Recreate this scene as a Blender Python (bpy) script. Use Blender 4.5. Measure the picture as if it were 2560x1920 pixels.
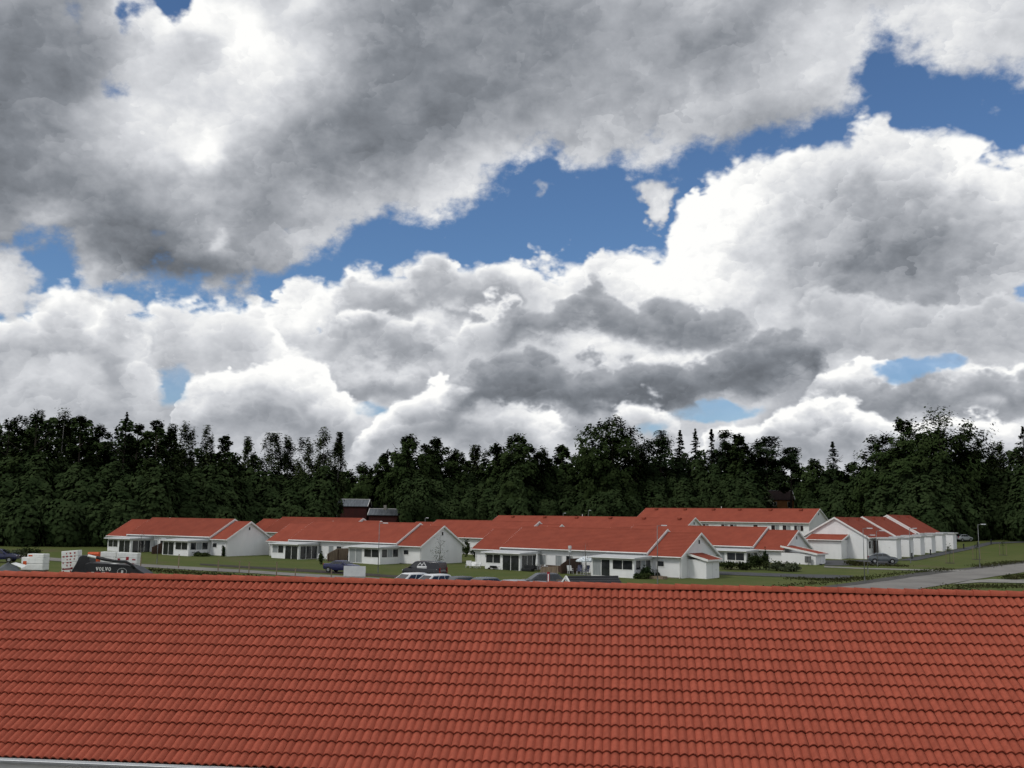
import bpy, bmesh, math, random
import numpy as np
from mathutils import Vector, Matrix

# ------------------------------------------------------------------ camera
for o in list(bpy.data.objects):
    bpy.data.objects.remove(o)
SC = bpy.context.scene
COL = SC.collection
R = math.radians
CAMZ = 7.1
PITCH, ROLL, FPX = R(7.6427), R(0.7397), 2480.0
cam_d = bpy.data.cameras.new("camera")
cam = bpy.data.objects.new("camera", cam_d)
COL.objects.link(cam)
SC.camera = cam
cam.location = (0, 0, CAMZ)
cam.rotation_euler = (Matrix.Rotation(R(90) + PITCH, 4, 'X') @ Matrix.Rotation(ROLL, 4, 'Z')).to_euler()
cam_d.sensor_fit = 'HORIZONTAL'
cam_d.sensor_width = 36.0
cam_d.lens = 36.0 * FPX / 2560.0
cam_d.clip_start = 0.3
cam_d.clip_end = 6000.0

_f0 = Vector((0, math.cos(PITCH), math.sin(PITCH)))
_u0 = Vector((0, -math.sin(PITCH), math.cos(PITCH)))
_r = math.cos(ROLL) * Vector((1, 0, 0)) + math.sin(ROLL) * _u0
_u = -math.sin(ROLL) * Vector((1, 0, 0)) + math.cos(ROLL) * _u0

def view_ray(x, y):
    return _f0 + (x - 1280) / FPX * _r + (960 - y) / FPX * _u

def on_z(x, y, z):                       # world point of a sight line at a height
    d = view_ray(x, y)
    return Vector((0, 0, CAMZ)) + d * ((z - CAMZ) / d.z)

def on_y(x, y, dist):                    # world point of a sight line at a distance
    d = view_ray(x, y)
    return Vector((0, 0, CAMZ)) + d * (dist / d.y)

def azel(x, y):                          # compass bearing and elevation of a sight line
    d = view_ray(x, y).normalized()
    return math.atan2(d.x, d.y), math.asin(d.z)

# ------------------------------------------------------------------ light
SUN_DIR = Vector((-0.62, -0.40, 0.78)).normalized()      # towards the sun
SC.view_settings.view_transform = 'Standard'
SC.view_settings.look = 'None'
SC.view_settings.exposure = 0.0
SC.view_settings.gamma = 1.0
SC.view_settings.use_curve_mapping = False
sun_d = bpy.data.lights.new("sun", 'SUN')
sun_d.energy = 1.4
sun_d.angle = R(12)
sun_d.color = (1.0, 0.97, 0.92)
sun = bpy.data.objects.new("sun", sun_d)
COL.objects.link(sun)
sun.rotation_euler = SUN_DIR.to_track_quat('Z', 'Y').to_euler()
sun.location = (-40, -20, 60)

SC.cycles.max_bounces = 4
SC.cycles.diffuse_bounces = 2
SC.cycles.glossy_bounces = 2
SC.cycles.use_adaptive_sampling = True
SC.cycles.adaptive_threshold = 0.02
SC.cycles.caustics_reflective = False

# ------------------------------------------------------------------ sky
class X:
    """a node socket with arithmetic"""
    nt = None
    def __init__(s, sock): s.s = sock
    @staticmethod
    def lk(v, inp):
        if isinstance(v, X): X.nt.links.new(v.s, inp)
        else: inp.default_value = v
    @staticmethod
    def m(op, a, b=None, c=None, clamp=False):
        n = X.nt.nodes.new('ShaderNodeMath'); n.operation = op; n.use_clamp = clamp
        X.lk(a, n.inputs[0])
        if b is not None: X.lk(b, n.inputs[1])
        if c is not None: X.lk(c, n.inputs[2])
        return X(n.outputs[0])
    @staticmethod
    def v(op, a, b=None, c=None, out=0):
        n = X.nt.nodes.new('ShaderNodeVectorMath'); n.operation = op
        X.lk(a, n.inputs[0])
        if b is not None: X.lk(b, n.inputs[1])
        if c is not None: X.lk(c, n.inputs[2])
        return X(n.outputs[out])
    def __add__(s, o): return X.m('ADD', s, o)
    __radd__ = __add__
    def __mul__(s, o): return X.m('MULTIPLY', s, o)
    __rmul__ = __mul__
    def __sub__(s, o): return X.m('SUBTRACT', s, o)
    def __rsub__(s, o): return X.m('SUBTRACT', o, s)
    def madd(s, b, c): return X.m('MULTIPLY_ADD', s, b, c)
    def mx(s, o): return X.m('MAXIMUM', s, o)
    def mn(s, o): return X.m('MINIMUM', s, o)
    def step(s, lo, hi):                 # smooth 0..1 between lo and hi
        n = X.nt.nodes.new('ShaderNodeMapRange'); n.interpolation_type = 'SMOOTHSTEP'
        X.lk(s, n.inputs[0])
        for i, v in ((1, lo), (2, hi), (3, 0.0), (4, 1.0)): n.inputs[i].default_value = v
        return X(n.outputs[0])
    @staticmethod
    def xyz(a, b, c):
        n = X.nt.nodes.new('ShaderNodeCombineXYZ')
        for i, q in enumerate((a, b, c)): X.lk(q, n.inputs[i])
        return X(n.outputs[0])
    @staticmethod
    def noise(vec, scale, detail, rough, lac=2.0, color=False, dist=0.0):
        n = X.nt.nodes.new('ShaderNodeTexNoise'); n.noise_dimensions = '3D'
        X.lk(vec, n.inputs['Vector']); n.inputs['Scale'].default_value = scale
        n.inputs['Detail'].default_value = detail; n.inputs['Roughness'].default_value = rough
        n.inputs['Lacunarity'].default_value = lac; n.inputs['Distortion'].default_value = dist
        return X(n.outputs['Color' if color else 'Fac'])
    @staticmethod
    def puff(vec, scale, toward):        # rounded billows: (height, light on the side that faces 'toward')
        n = X.nt.nodes.new('ShaderNodeTexVoronoi'); n.voronoi_dimensions = '3D'; n.feature = 'F1'
        X.lk(vec, n.inputs['Vector']); n.inputs['Scale'].default_value = scale
        off = X.v('SUBTRACT', vec, X(n.outputs['Position']))
        return 0.8 - X(n.outputs['Distance']), X.v('DOT_PRODUCT', off, tuple(scale * q for q in toward), out=1)
    @staticmethod
    def mixc(f, a, b):
        n = X.nt.nodes.new('ShaderNodeMix'); n.data_type = 'RGBA'
        X.lk(f, n.inputs[0]); X.lk(a, n.inputs[6]); X.lk(b, n.inputs[7])
        return X(n.outputs[2])
    @staticmethod
    def curve(fac, pts):                 # a drawn curve, fac and values in 0..1
        n = X.nt.nodes.new('ShaderNodeFloatCurve'); c = n.mapping.curves[0]
        while len(c.points) > 2: c.points.remove(c.points[1])
        pts = sorted(pts)
        c.points[0].location = pts[0]; c.points[-1].location = pts[-1]
        for p in pts[1:-1]: c.points.new(*p)
        for p in c.points: p.handle_type = 'AUTO_CLAMPED'
        n.mapping.update()
        X.lk(fac, n.inputs['Value'])
        return X(n.outputs[0])

world = bpy.data.worlds.new("World")
world.use_nodes = True
world.cycles.sampling_method = 'MANUAL'
world.cycles.sample_map_resolution = 512

def build_sky():
    nt = world.node_tree
    nt.nodes.clear()
    X.nt = nt
    tc = nt.nodes.new('ShaderNodeTexCoord')
    d = X.v('NORMALIZE', X(tc.outputs['Generated']))
    sp = nt.nodes.new('ShaderNodeSeparateXYZ'); X.lk(d, sp.inputs[0])
    dx, dy, dz = (X(sp.outputs[i]) for i in range(3))
    az = X.m('ARCTAN2', dx, dy)
    el = X.m('ARCSINE', dz)
    # cloud space: bearing and elevation in thousandths of a radian, stretched near the horizon
    K = 1000.0
    U0, V0 = az * K, el * K
    # finer clouds further away, low over the horizon
    shrink = X.m('DIVIDE', 1.0, X.m('MAXIMUM', el, 0.0) * 0.55 + 0.50)
    nv = X.v('SCALE', d); nv.s.node.inputs['Scale'].default_value = 1.0
    n = nv.s.node; X.lk(shrink, n.inputs['Scale'])
    N = X.v('MULTIPLY', nv, (1.0, 1.0, 1.0))
    # wandering of the outlines
    w1 = X.noise(N, 5.5, 3.0, 0.55, color=True)
    w2 = X.noise(N, 17.0, 3.5, 0.6, color=True)
    warp = X.v('ADD', X.v('MULTIPLY', X.v('SUBTRACT', w1, (.5, .5, .5)), (70, 60, 0)),
               X.v('MULTIPLY', X.v('SUBTRACT', w2, (.5, .5, .5)), (52, 44, 0)))
    P0 = X.xyz(U0, V0, 0.0)
    ws = X.v('SCALE', warp); X.lk(el.step(0.02, 0.30) * 0.62 + 0.38, ws.s.node.inputs['Scale'])
    P = X.v('ADD', P0, ws)
    ps = nt.nodes.new('ShaderNodeSeparateXYZ'); X.lk(P, ps.inputs[0])
    U, V = X(ps.outputs[0]), X(ps.outputs[1])

    fine = X.noise(N, 9.0, 7.0, 0.60)                       # ragged outline
    soft = X.noise(N, 6.5, 3.0, 0.5)                        # soft light and shade
    Nw = X.v('ADD', N, X.v('MULTIPLY', X.v('SUBTRACT', w2, (.5, .5, .5)), (.10, .10, .10)))
    toward = (-0.55, -0.2, 0.8)
    h1, r1 = X.puff(Nw, 11.0, toward)                       # cauliflower billows, two sizes
    h2, r2 = X.puff(Nw, 27.0, toward)
    pz = (h1 - 0.3) * 0.7 + (h2 - 0.3) * 0.3
    fine_s = X.noise(X.v('ADD', N, (-0.020, -0.008, 0.026)), 9.0, 5.0, 0.60)   # the outline noise a step towards the sun
    relief = r1 * (h1.mx(0.0) * 1.2) + r2 * (h2.mx(0.0) * 0.9) + (fine - fine_s) * 1.5

    def uv(x, y):
        a, e = azel(x, y)
        return a * K, e * K
    span = (-480.0, 480.0, -100.0, 620.0)
    def drawn(pts):
        q = []
        for x, y in pts:
            a, e = uv(x, y)
            q.append(((a - span[0]) / (span[1] - span[0]), (e - span[2]) / (span[3] - span[2])))
        t = X.m('MULTIPLY_ADD', U, 1.0 / (span[1] - span[0]), -span[0] / (span[1] - span[0]), clamp=True)
        return X.curve(t, q).madd(span[3] - span[2], span[2])
    def blob(acc, x, y, rx, ry, amp):
        a, e = uv(x, y)
        k = K / FPX
        q = X.v('MULTIPLY_ADD', P, (1 / (rx * k), 1 / (ry * k), 0), (-a / (rx * k), -e / (ry * k), 0))
        g = X.m('POWER', 0.3679, X.v('DOT_PRODUCT', q, q, out=1))
        return g * amp if acc is None else g.madd(amp, acc)

    # lower edge of the high bank, upper edge of the cumulus bank, as bearings and elevations
    low_edge = drawn([(-120, 700), (0, 700), (60, 640), (130, 640), (200, 670), (250, 715), (420, 730), (590, 715), (690, 640), (780, 605),
                      (890, 575), (1000, 560), (1100, 510), (1200, 480), (1290, 450), (1370, 385), (1430, 440), (1500, 430), (1560, 375),
                      (1650, 372), (1720, 385), (1800, 375), (1900, 340), (2020, 285), (2120, 200), (2190, 120), (2300, 120), (2400, 140),
                      (2520, 160), (2700, 120)])
    top_edge = drawn([(-120, 770), (0, 765), (60, 722), (170, 702), (250, 735), (320, 745), (368, 790), (430, 742), (500, 760), (600, 762),
                      (655, 775), (690, 722), (730, 690), (800, 700), (855, 690), (920, 652), (985, 655), (1060, 642), (1125, 632),
                      (1160, 690), (1200, 672), (1260, 645), (1330, 628), (1400, 640), (1450, 655), (1500, 615), (1545, 625), (1590, 600),
                      (1640, 615), (1690, 580), (1740, 510), (1775, 440), (1830, 420), (1880, 380), (1980, 360), (2080, 335), (2140, 268),
                      (2200, 262), (2260, 300), (2380, 300), (2460, 345), (2560, 360), (2700, 350)])
    fz = (fine - 0.5)
    # cover of the two banks: positive inside the cloud
    cov_t = X.m('MINIMUM', V - low_edge, 62.0) + fz * 170.0 + pz * 30.0
    cov_m = X.m('MINIMUM', top_edge - V, 60.0) + fz * 36.0 + pz * 52.0
    holes = None
    for h in ((440, 5, 78, 80, 150), (190, 50, 60, 60, 40), (318, 232, 56, 44, 46), (332, 55, 26, 56, 66)):
        holes = blob(holes, *h)
    gaps = None
    for h in ((440, 955, 42, 52, 95), (925, 1022, 42, 24, 95), (1790, 1030, 110, 26, 110), (2235, 930, 60, 22, 80), (2355, 912, 56, 24, 78),
              (2556, 722, 22, 40, 70), (790, 835, 16, 22, 40), (1640, 1075, 60, 26, 60)):
        gaps = blob(gaps, *h)
    puffs = None
    for h in ((1660, 512, 48, 46, 95), (1652, 570, 28, 34, 75), (1362, 475, 26, 34, 45), (10, 690, 85, 75, 110)):
        puffs = blob(puffs, *h)
    ct = (cov_t - holes)
    cm = cov_m
    gap = (gaps + fz * 50.0 + pz * 30.0).step(26.0, 62.0)
    cp = puffs - 30.0 + fz * 90.0 + pz * 34.0
    a_t = ct.step(-14.0, 22.0)
    a_p = cp.step(-5.0, 26.0)
    far = (el * K).step(330.0, 90.0)

    # light in the clouds: thick parts grey, thin edges and sunward billows bright
    bt = None
    for b in ((60, 180, 270, 230, -.34), (60, 480, 260, 130, -.27), (420, 650, 210, 60, -.42), (300, 330, 200, 110, .22), (560, 90, 220, 110, .34),
              (640, 260, 190, 140, .26), (1150, 80, 430, 190, -.26), (820, 420, 190, 170, -.22), (600, 520, 190, 130, -.14), (1000, 320, 250, 120, -.2),
              (520, 380, 60, 50, .28), (900, 490, 190, 70, .16), (1330, 420, 260, 60, .16), (500, 130, 70, 60, -.25), (1560, 240, 260, 120, -.02), (1820, 90, 170, 70, -.3),
              (2150, 60, 330, 70, .12), (1950, 300, 200, 60, -.14), (2200, 180, 120, 60, .02), (1000, 210, 300, 60, -.02),
              (540, 565, 30, 26, .26), (130, 560, 70, 40, .22), (770, 10, 80, 40, .2)):
        bt = blob(bt, *b)
    bm = None
    for b in ((330, 880, 260, 42, -.18), (250, 810, 140, 60, -.08), (560, 860, 170, 60, -.05), (880, 955, 260, 46, -.27), (1120, 720, 160, 42, -.1), (1010, 850, 240, 46, -.08),
              (1000, 865, 250, 30, -.16), (1490, 745, 170, 52, -.1), (1600, 820, 330, 44, -.12), (1380, 930, 330, 46, -.15), (1930, 960, 240, 60, -.2), (2080, 880, 150, 70, -.22),
              (2190, 540, 190, 150, -.28), (2430, 590, 210, 130, -.17), (2030, 700, 220, 90, -.18), (2250, 700, 220, 120, -.16), (1650, 620, 90, 90, .16), (1800, 560, 120, 130, .18),
              (1700, 720, 190, 60, .10), (2360, 790, 190, 70, -.05), (2290, 850, 220, 50, -.10), (2260, 985, 170, 30, -.34), (2440, 950, 150, 36, -.26), (2500, 1040, 170, 46, -.22), (640, 1020, 170, 50, -.24),
              (1240, 1060, 170, 40, -.26), (1480, 1080, 130, 40, -.2), (2010, 1060, 180, 40, -.26), (1600, 880, 180, 30, .14), (1800, 890, 90, 40, .12), (100, 960, 190, 60, -.12),
              (280, 1040, 170, 60, -.14), (520, 950, 80, 90, .10), (1120, 1030, 110, 50, .06), (2090, 925, 60, 36, .22), (1850, 1040, 60, 40, .2), (880, 800, 130, 40, .06),
              (150, 780, 120, 60, .1), (680, 800, 150, 50, .04), (2350, 370, 240, 70, .08), (2480, 1000, 60, 20, .15)):
        bm = blob(bm, *b)
    edge_t = 1.0 - ct.step(0.0, 110.0)
    edge_m = 1.0 - cm.step(0.0, 90.0)
    calm = (el * K).step(-40.0, 260.0)
    lt = bt + 0.62 + relief * 0.20 + (fine - .5) * 0.46 + (soft - .5) * 0.34 + edge_t * 0.10
    lm0 = bm + 0.67 + (el * K).step(60.0, 190.0) * 0.15 + (relief * 0.28 + (fine - .5) * 0.22 + (soft - .5) * 0.22) * (calm * 0.6 + 0.4) + edge_m * 0.15
    # nearer heaps drawn over the bank: bright rounded tops, grey flat bases that melt away
    lm = lm0
    HEAPS = [
        # tops, height of the heap, light at the top, light at the base
        ([(-150, 880), (0, 872), (80, 862), (200, 880), (330, 890), (400, 930), (425, 990)], 170, 0.92, 0.62),
        ([(-150, 770), (0, 765), (60, 726), (170, 708), (250, 740), (300, 800), (360, 860), (400, 900)], 190, 1.00, 0.49),
        ([(230, 790), (290, 745), (340, 752), (368, 800), (372, 850)], 130, 0.92, 0.59),
        ([(340, 830), (380, 780), (440, 745), (520, 765), (600, 765), (655, 780), (700, 850), (760, 880)], 170, 0.96, 0.66),
        ([(690, 960), (760, 920), (860, 905), (960, 890), (1040, 900), (1080, 960)], 95, 0.74, 0.44),
        ([(425, 1090), (440, 1010), (480, 945), (540, 900), (600, 885), (680, 880), (760, 910), (850, 940), (940, 985)], 200, 1.01, 0.44),
        ([(560, 1000), (640, 985), (720, 990), (760, 1030)], 70, 0.68, 0.48),
        ([(870, 1040), (890, 1010), (915, 1035)], 50, 0.92, 0.74),
        ([(850, 1140), (900, 1075), (950, 1020), (1010, 985), (1060, 955), (1120, 945), (1180, 975), (1260, 985), (1340, 1010), (1440, 1060)], 150, 1.01, 0.44),
        ([(820, 760), (850, 720), (900, 690), (960, 705), (1040, 680), (1100, 655), (1150, 690), (1230, 700), (1300, 735), (1330, 770)], 105, 0.74, 0.49),
        ([(790, 850), (840, 800), (900, 780), (1000, 785), (1080, 800), (1140, 850)], 95, 0.84, 0.50),
        ([(1130, 830), (1180, 780), (1260, 765), (1330, 790), (1360, 850)], 110, 0.89, 0.64),
        ([(1220, 800), (1300, 765), (1390, 745), (1440, 728), (1490, 705), (1530, 730), (1600, 745), (1680, 735), (1760, 755), (1850, 795), (1900, 840)], 115, .58, .34),
        ([(1120, 960), (1200, 905), (1300, 890), (1450, 900), (1600, 900), (1760, 880), (1880, 840), (1980, 810), (2050, 850), (2090, 960)], 125, .50, .20),
        ([(1500, 1090), (1530, 1015), (1580, 985), (1650, 990), (1700, 1030), (1730, 1090)], 105, 0.92, 0.59),
        ([(2020, 990), (2070, 925), (2140, 895), (2190, 905), (2240, 945), (2300, 960), (2330, 985)], 90, 1.00, 0.74),
        ([(2280, 930), (2360, 905), (2440, 880), (2500, 895), (2560, 890), (2700, 890)], 60, 0.94, 0.74),
        ([(2090, 1020), (2120, 968), (2190, 945), (2280, 935), (2350, 950), (2420, 925), (2480, 905), (2560, 930), (2700, 925)], 85, 0.60, 0.41),
        ([(1730, 1130), (1770, 1065), (1830, 1032), (1880, 1042), (1930, 1015), (2000, 1005), (2090, 1000), (2200, 1020), (2300, 1050), (2450, 1045), (2600, 1040)], 130, 1.01, 0.44),
        ([(1990, 770), (2060, 730), (2140, 720), (2240, 740), (2330, 760), (2400, 740), (2480, 720), (2560, 740), (2700, 740)], 130, .72, .60),
    ]
    for tops, hgt, l0, l1 in HEAPS:
        k = K / FPX
        te = drawn([(tops[0][0] - 400, tops[0][1])] + tops + [(tops[-1][0] + 400, tops[-1][1])])
        u0, u1 = uv(*tops[0])[0], uv(*tops[-1])[0]
        dd = (te - V) + fz * 12.0 + pz * 30.0
        Us = U + fz * 60.0
        win = Us.step(u0 - 8.0, u0 + 30.0) * (1.0 - Us.step(u1 - 30.0, u1 + 8.0))
        a = dd.step(-3.0, 7.0) * (1.0 - dd.step(hgt * k * 0.55, hgt * k * 1.2)) * win
        li = dd.step(0.0, hgt * k * 0.9) * (l1 - l0) + l0 + relief * 0.18 + (soft - .5) * 0.12 + (fine - .5) * (calm * 0.10 + 0.03) + (1.0 - dd.step(0.0, 16.0)) * (l0 - .45) * 0.34
        lm = lm + (li - lm) * a
        gap = gap * (1.0 - a) if hgt > 110 else gap
    def cloud_colour(l):
        n = nt.nodes.new('ShaderNodeValToRGB')
        X.lk(l, n.inputs[0])
        cr = n.color_ramp
        cr.interpolation = 'LINEAR'
        stops = [(0.0, (.060, .068, .080)), (.18, (.112, .124, .142)), (.38, (.225, .243, .272)), (.58, (.41, .428, .462)), (.80, (.68, .695, .725)), (1.0, (1.0, 1.0, .985))]
        cr.elements[0].position = stops[0][0]; cr.elements[0].color = (*stops[0][1], 1)
        cr.elements[1].position = stops[-1][0]; cr.elements[1].color = (*stops[-1][1], 1)
        for p, c in stops[1:-1]:
            e = cr.elements.new(p); e.color = (*c, 1)
        return X(n.outputs[0])
    a_m = cm.step(-5.0, 11.0) * (1.0 - gap * 0.85)
    col_t, col_m = cloud_colour(lt), cloud_colour(lm)

    sky = nt.nodes.new('ShaderNodeTexSky')
    sky.sky_type = 'NISHITA'
    sky.sun_disc = False
    sky.sun_elevation = math.asin(SUN_DIR.z)
    sky.sun_rotation = math.atan2(SUN_DIR.x, SUN_DIR.y)
    sky.altitude = 60.0
    sky.air_density = 1.0
    sky.dust_density = 0.35
    sky.ozone_density = 2.2
    STR = 0.1
    blue = X.v('MULTIPLY', X(sky.outputs[0]), SKY_GAIN)
    g = 1.0 / STR
    c = X.mixc(a_m, blue, X.v('MULTIPLY', col_m, (g, g, g)))
    c = X.mixc(a_p, c, X.v('MULTIPLY', cloud_colour(cp * 0.003 + 0.70 + relief * 0.2), (g, g, g)))
    c = X.mixc(a_t, c, X.v('MULTIPLY', col_t, (g, g, g)))
    # below the horizon: plain dim ground light
    c = X.mixc((el * K).step(0.0, -25.0), c, (.10 * g, .11 * g, .09 * g, 1))
    bg = nt.nodes.new('ShaderNodeBackground')
    X.lk(c, bg.inputs[0])
    bg.inputs[1].default_value = STR
    out = nt.nodes.new('ShaderNodeOutputWorld')
    nt.links.new(bg.outputs[0], out.inputs[0])

SKY_GAIN = (0.62, 0.78, 0.95)
build_sky()
SC.world = world

# ------------------------------------------------------------------ helpers
RNG = random.Random(11)
NPR = np.random.default_rng(5)

class MB:
    """collects faces and links them as one mesh object"""
    def __init__(s): s.v = []; s.f = []
    def face(s, pts):
        i = len(s.v); s.v += [tuple(p) for p in pts]; s.f.append(tuple(range(i, i + len(pts)))); return s
    def box(s, x0, x1, y0, y1, z0, z1):
        i = len(s.v)
        s.v += [(x, y, z) for z in (z0, z1) for y in (y0, y1) for x in (x0, x1)]
        s.f += [tuple(i + k for k in q) for q in ((0, 2, 3, 1), (4, 5, 7, 6), (0, 1, 5, 4), (2, 6, 7, 3), (0, 4, 6, 2), (1, 3, 7, 5))]
        return s
    def prism(s, poly, a, b, caps=(True, True)):
        """poly: (y, z) outline, drawn out along x from a to b"""
        n = len(poly); i = len(s.v)
        s.v += [(a, y, z) for y, z in poly] + [(b, y, z) for y, z in poly]
        for k in range(n):
            s.f.append((i + k, i + n + k, i + n + (k + 1) % n, i + (k + 1) % n))
        if caps[0]: s.f.append(tuple(i + k for k in range(n)))
        if caps[1]: s.f.append(tuple(i + n + k for k in reversed(range(n))))
        return s
    def bar(s, p, q, w, h=None):
        """square bar between two points"""
        p, q = Vector(p), Vector(q); h = h or w
        d = (q - p).normalized()
        a = d.cross(Vector((0, 0, 1)))
        a = Vector((1, 0, 0)) if a.length < 1e-4 else a.normalized()
        b = a.cross(d)
        i = len(s.v)
        for c in (p, q):
            for k, m in ((-1, -1), (1, -1), (1, 1), (-1, 1)): s.v.append(tuple(c + a * k * w / 2 + b * m * h / 2))
        s.f += [tuple(i + k for k in t) for t in ((0, 1, 5, 4), (1, 2, 6, 5), (2, 3, 7, 6), (3, 0, 4, 7), (3, 2, 1, 0), (4, 5, 6, 7))]
        return s
    def tube(s, pts, rad, n=8, cap=True):
        pts = [Vector(p) for p in pts]
        rad = rad if isinstance(rad, (list, tuple)) else [rad] * len(pts)
        rings = []
        for k, p in enumerate(pts):
            d = (pts[min(k + 1, len(pts) - 1)] - pts[max(k - 1, 0)]).normalized()
            a = d.cross(Vector((0, 0, 1)) if abs(d.z) < .95 else Vector((1, 0, 0))).normalized(); b = a.cross(d)
            i = len(s.v); rings.append(i)
            for t in range(n):
                th = 2 * math.pi * t / n
                s.v.append(tuple(p + (a * math.cos(th) + b * math.sin(th)) * rad[k]))
        for r0, r1 in zip(rings, rings[1:]):
            for t in range(n): s.f.append((r0 + t, r0 + (t + 1) % n, r1 + (t + 1) % n, r1 + t))
        if cap:
            s.f.append(tuple(rings[0] + t for t in reversed(range(n)))); s.f.append(tuple(rings[-1] + t for t in range(n)))
        return s
    def ball(s, c, r, nu=8, nv=5):
        c = Vector(c); r = Vector(r) if not isinstance(r, (int, float)) else Vector((r, r, r))
        i = len(s.v)
        for a in range(nv + 1):
            th = math.pi * a / nv
            for b in range(nu):
                ph = 2 * math.pi * b / nu
                s.v.append((c.x + r.x * math.sin(th) * math.cos(ph), c.y + r.y * math.sin(th) * math.sin(ph), c.z + r.z * math.cos(th)))
        for a in range(nv):
            for b in range(nu):
                s.f.append((i + a * nu + b, i + (a + 1) * nu + b, i + (a + 1) * nu + (b + 1) % nu, i + a * nu + (b + 1) % nu))
        return s
    def mesh(s, name):
        me = bpy.data.meshes.new(name); me.from_pydata(s.v, [], s.f); me.update(); return me
    def build(s, name, mat, parent=None, smooth=False, bevel=0.0):
        me = s.mesh(name)
        return put(name, me, mat, parent, smooth, bevel)

def put(name, me, mat, parent=None, smooth=False, bevel=0.0):
    if mat is not None and not me.materials: me.materials.append(mat)
    if smooth: me.polygons.foreach_set('use_smooth', [True] * len(me.polygons))
    o = bpy.data.objects.new(name, me)
    COL.objects.link(o)
    if parent is not None: o.parent = parent
    if bevel:
        b = o.modifiers.new('bevel', 'BEVEL'); b.width = bevel; b.segments = 2; b.limit_method = 'ANGLE'
    return o

def tag(o, label=None, cat=None, group=None, kind=None):
    for k, v in (('label', label), ('category', cat), ('group', group), ('kind', kind)):
        if v: o[k] = v
    return o

def thing(name, label, cat, loc, rz=0.0, group=None):
    o = bpy.data.objects.new(name, None); COL.objects.link(o)
    o.empty_display_size = 0.3
    o.location = loc; o.rotation_euler = (0, 0, rz)
    return tag(o, label, cat, group)

def leaf_mesh(name, P, Nrm, size, spread=0.10):
    """many small leaf-clump faces from arrays of points and rough normals"""
    n = len(P)
    c = NPR.normal(size=(n, 3))
    if Nrm is not None: c = Nrm + .26 * c                             # clumps lie roughly like shingles on the crown
    c /= np.linalg.norm(c, axis=1)[:, None]
    a = NPR.normal(size=(n, 3)); a -= (a * c).sum(1)[:, None] * c; a /= np.linalg.norm(a, axis=1)[:, None]
    b = np.cross(c, a)
    s = (size * (0.6 + 0.8 * NPR.random(n)))[:, None] if not np.isscalar(size) else (size * (0.6 + 0.8 * NPR.random(n)))[:, None]
    V = np.empty((n, 4, 3))
    V[:, 0] = P - a * s; V[:, 1] = P - b * s * 0.62 + a * s * 0.1; V[:, 2] = P + a * s; V[:, 3] = P + b * s * 0.62 - a * s * 0.1
    me = bpy.data.meshes.new(name)
    me.vertices.add(n * 4); me.vertices.foreach_set('co', V.reshape(-1))
    me.loops.add(n * 4); me.loops.foreach_set('vertex_index', np.arange(n * 4, dtype=np.int32))
    me.polygons.add(n); me.polygons.foreach_set('loop_start', np.arange(0, n * 4, 4, dtype=np.int32))
    me.update(calc_edges=True)
    if Nrm is not None:                                            # soft outward normals, as a leafy mass shades
        q = Nrm + NPR.normal(0, spread, Nrm.shape); q /= np.linalg.norm(q, axis=1)[:, None] + 1e-9
        at = me.attributes.new('custom_normal', 'FLOAT_VECTOR', 'POINT')
        at.data.foreach_set('vector', np.repeat(q, 4, axis=0).astype(np.float32).reshape(-1))
    return me

# ------------------------------------------------------------------ materials
def mat(name, col, rough=0.8, metal=0.0, spec=0.3, nodes=None):
    m = bpy.data.materials.new(name); m.use_nodes = True
    nt = m.node_tree; b = nt.nodes['Principled BSDF']
    b.inputs['Base Color'].default_value = (*col, 1); b.inputs['Roughness'].default_value = rough
    b.inputs['Metallic'].default_value = metal; b.inputs['Specular IOR Level'].default_value = spec
    if nodes: nodes(nt, b)
    return m

def varied(c0, c1, scale=2.0, detail=5.0, rough=0.6, bump=0.0, bscale=None, stretch=(1, 1, 1), lo=.3, hi=.7, rnd=0.0, island=False, dirt=None):
    """base colour wandering between two colours, with optional relief and a per-object shift"""
    def f(nt, b):
        X.nt = nt
        tc = nt.nodes.new('ShaderNodeTexCoord')
        v = X.v('MULTIPLY', X(tc.outputs['Object']), stretch)
        n = X.noise(v, scale, detail, rough)
        c = X.mixc(n.step(lo, hi), (*c0, 1), (*c1, 1))
        if rnd:
            oi = nt.nodes.new('ShaderNodeObjectInfo'); r = X(oi.outputs['Random'])
            if island:
                g = nt.nodes.new('ShaderNodeNewGeometry'); r = X.m('FRACT', r * 3.7 + X(g.outputs['Random Per Island']))
            k = X.m('MULTIPLY_ADD', r, 2 * rnd, 1 - rnd)
            vm = X.v('SCALE', c); X.lk(k, vm.s.node.inputs['Scale']); c = vm
        if dirt:
            n2 = X.noise(v, dirt[0], 6.0, 0.65)
            c = X.mixc(n2.step(dirt[1], dirt[2]), c, (*dirt[3], 1))
        X.lk(c, b.inputs['Base Color'])
        if bump:
            bp = nt.nodes.new('ShaderNodeBump'); bp.inputs['Strength'].default_value = bump; bp.inputs['Distance'].default_value = 0.02
            X.lk(X.noise(v, bscale or scale * 6, 4.0, 0.6), bp.inputs['Height']); nt.links.new(bp.outputs[0], b.inputs['Normal'])
    return f

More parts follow.
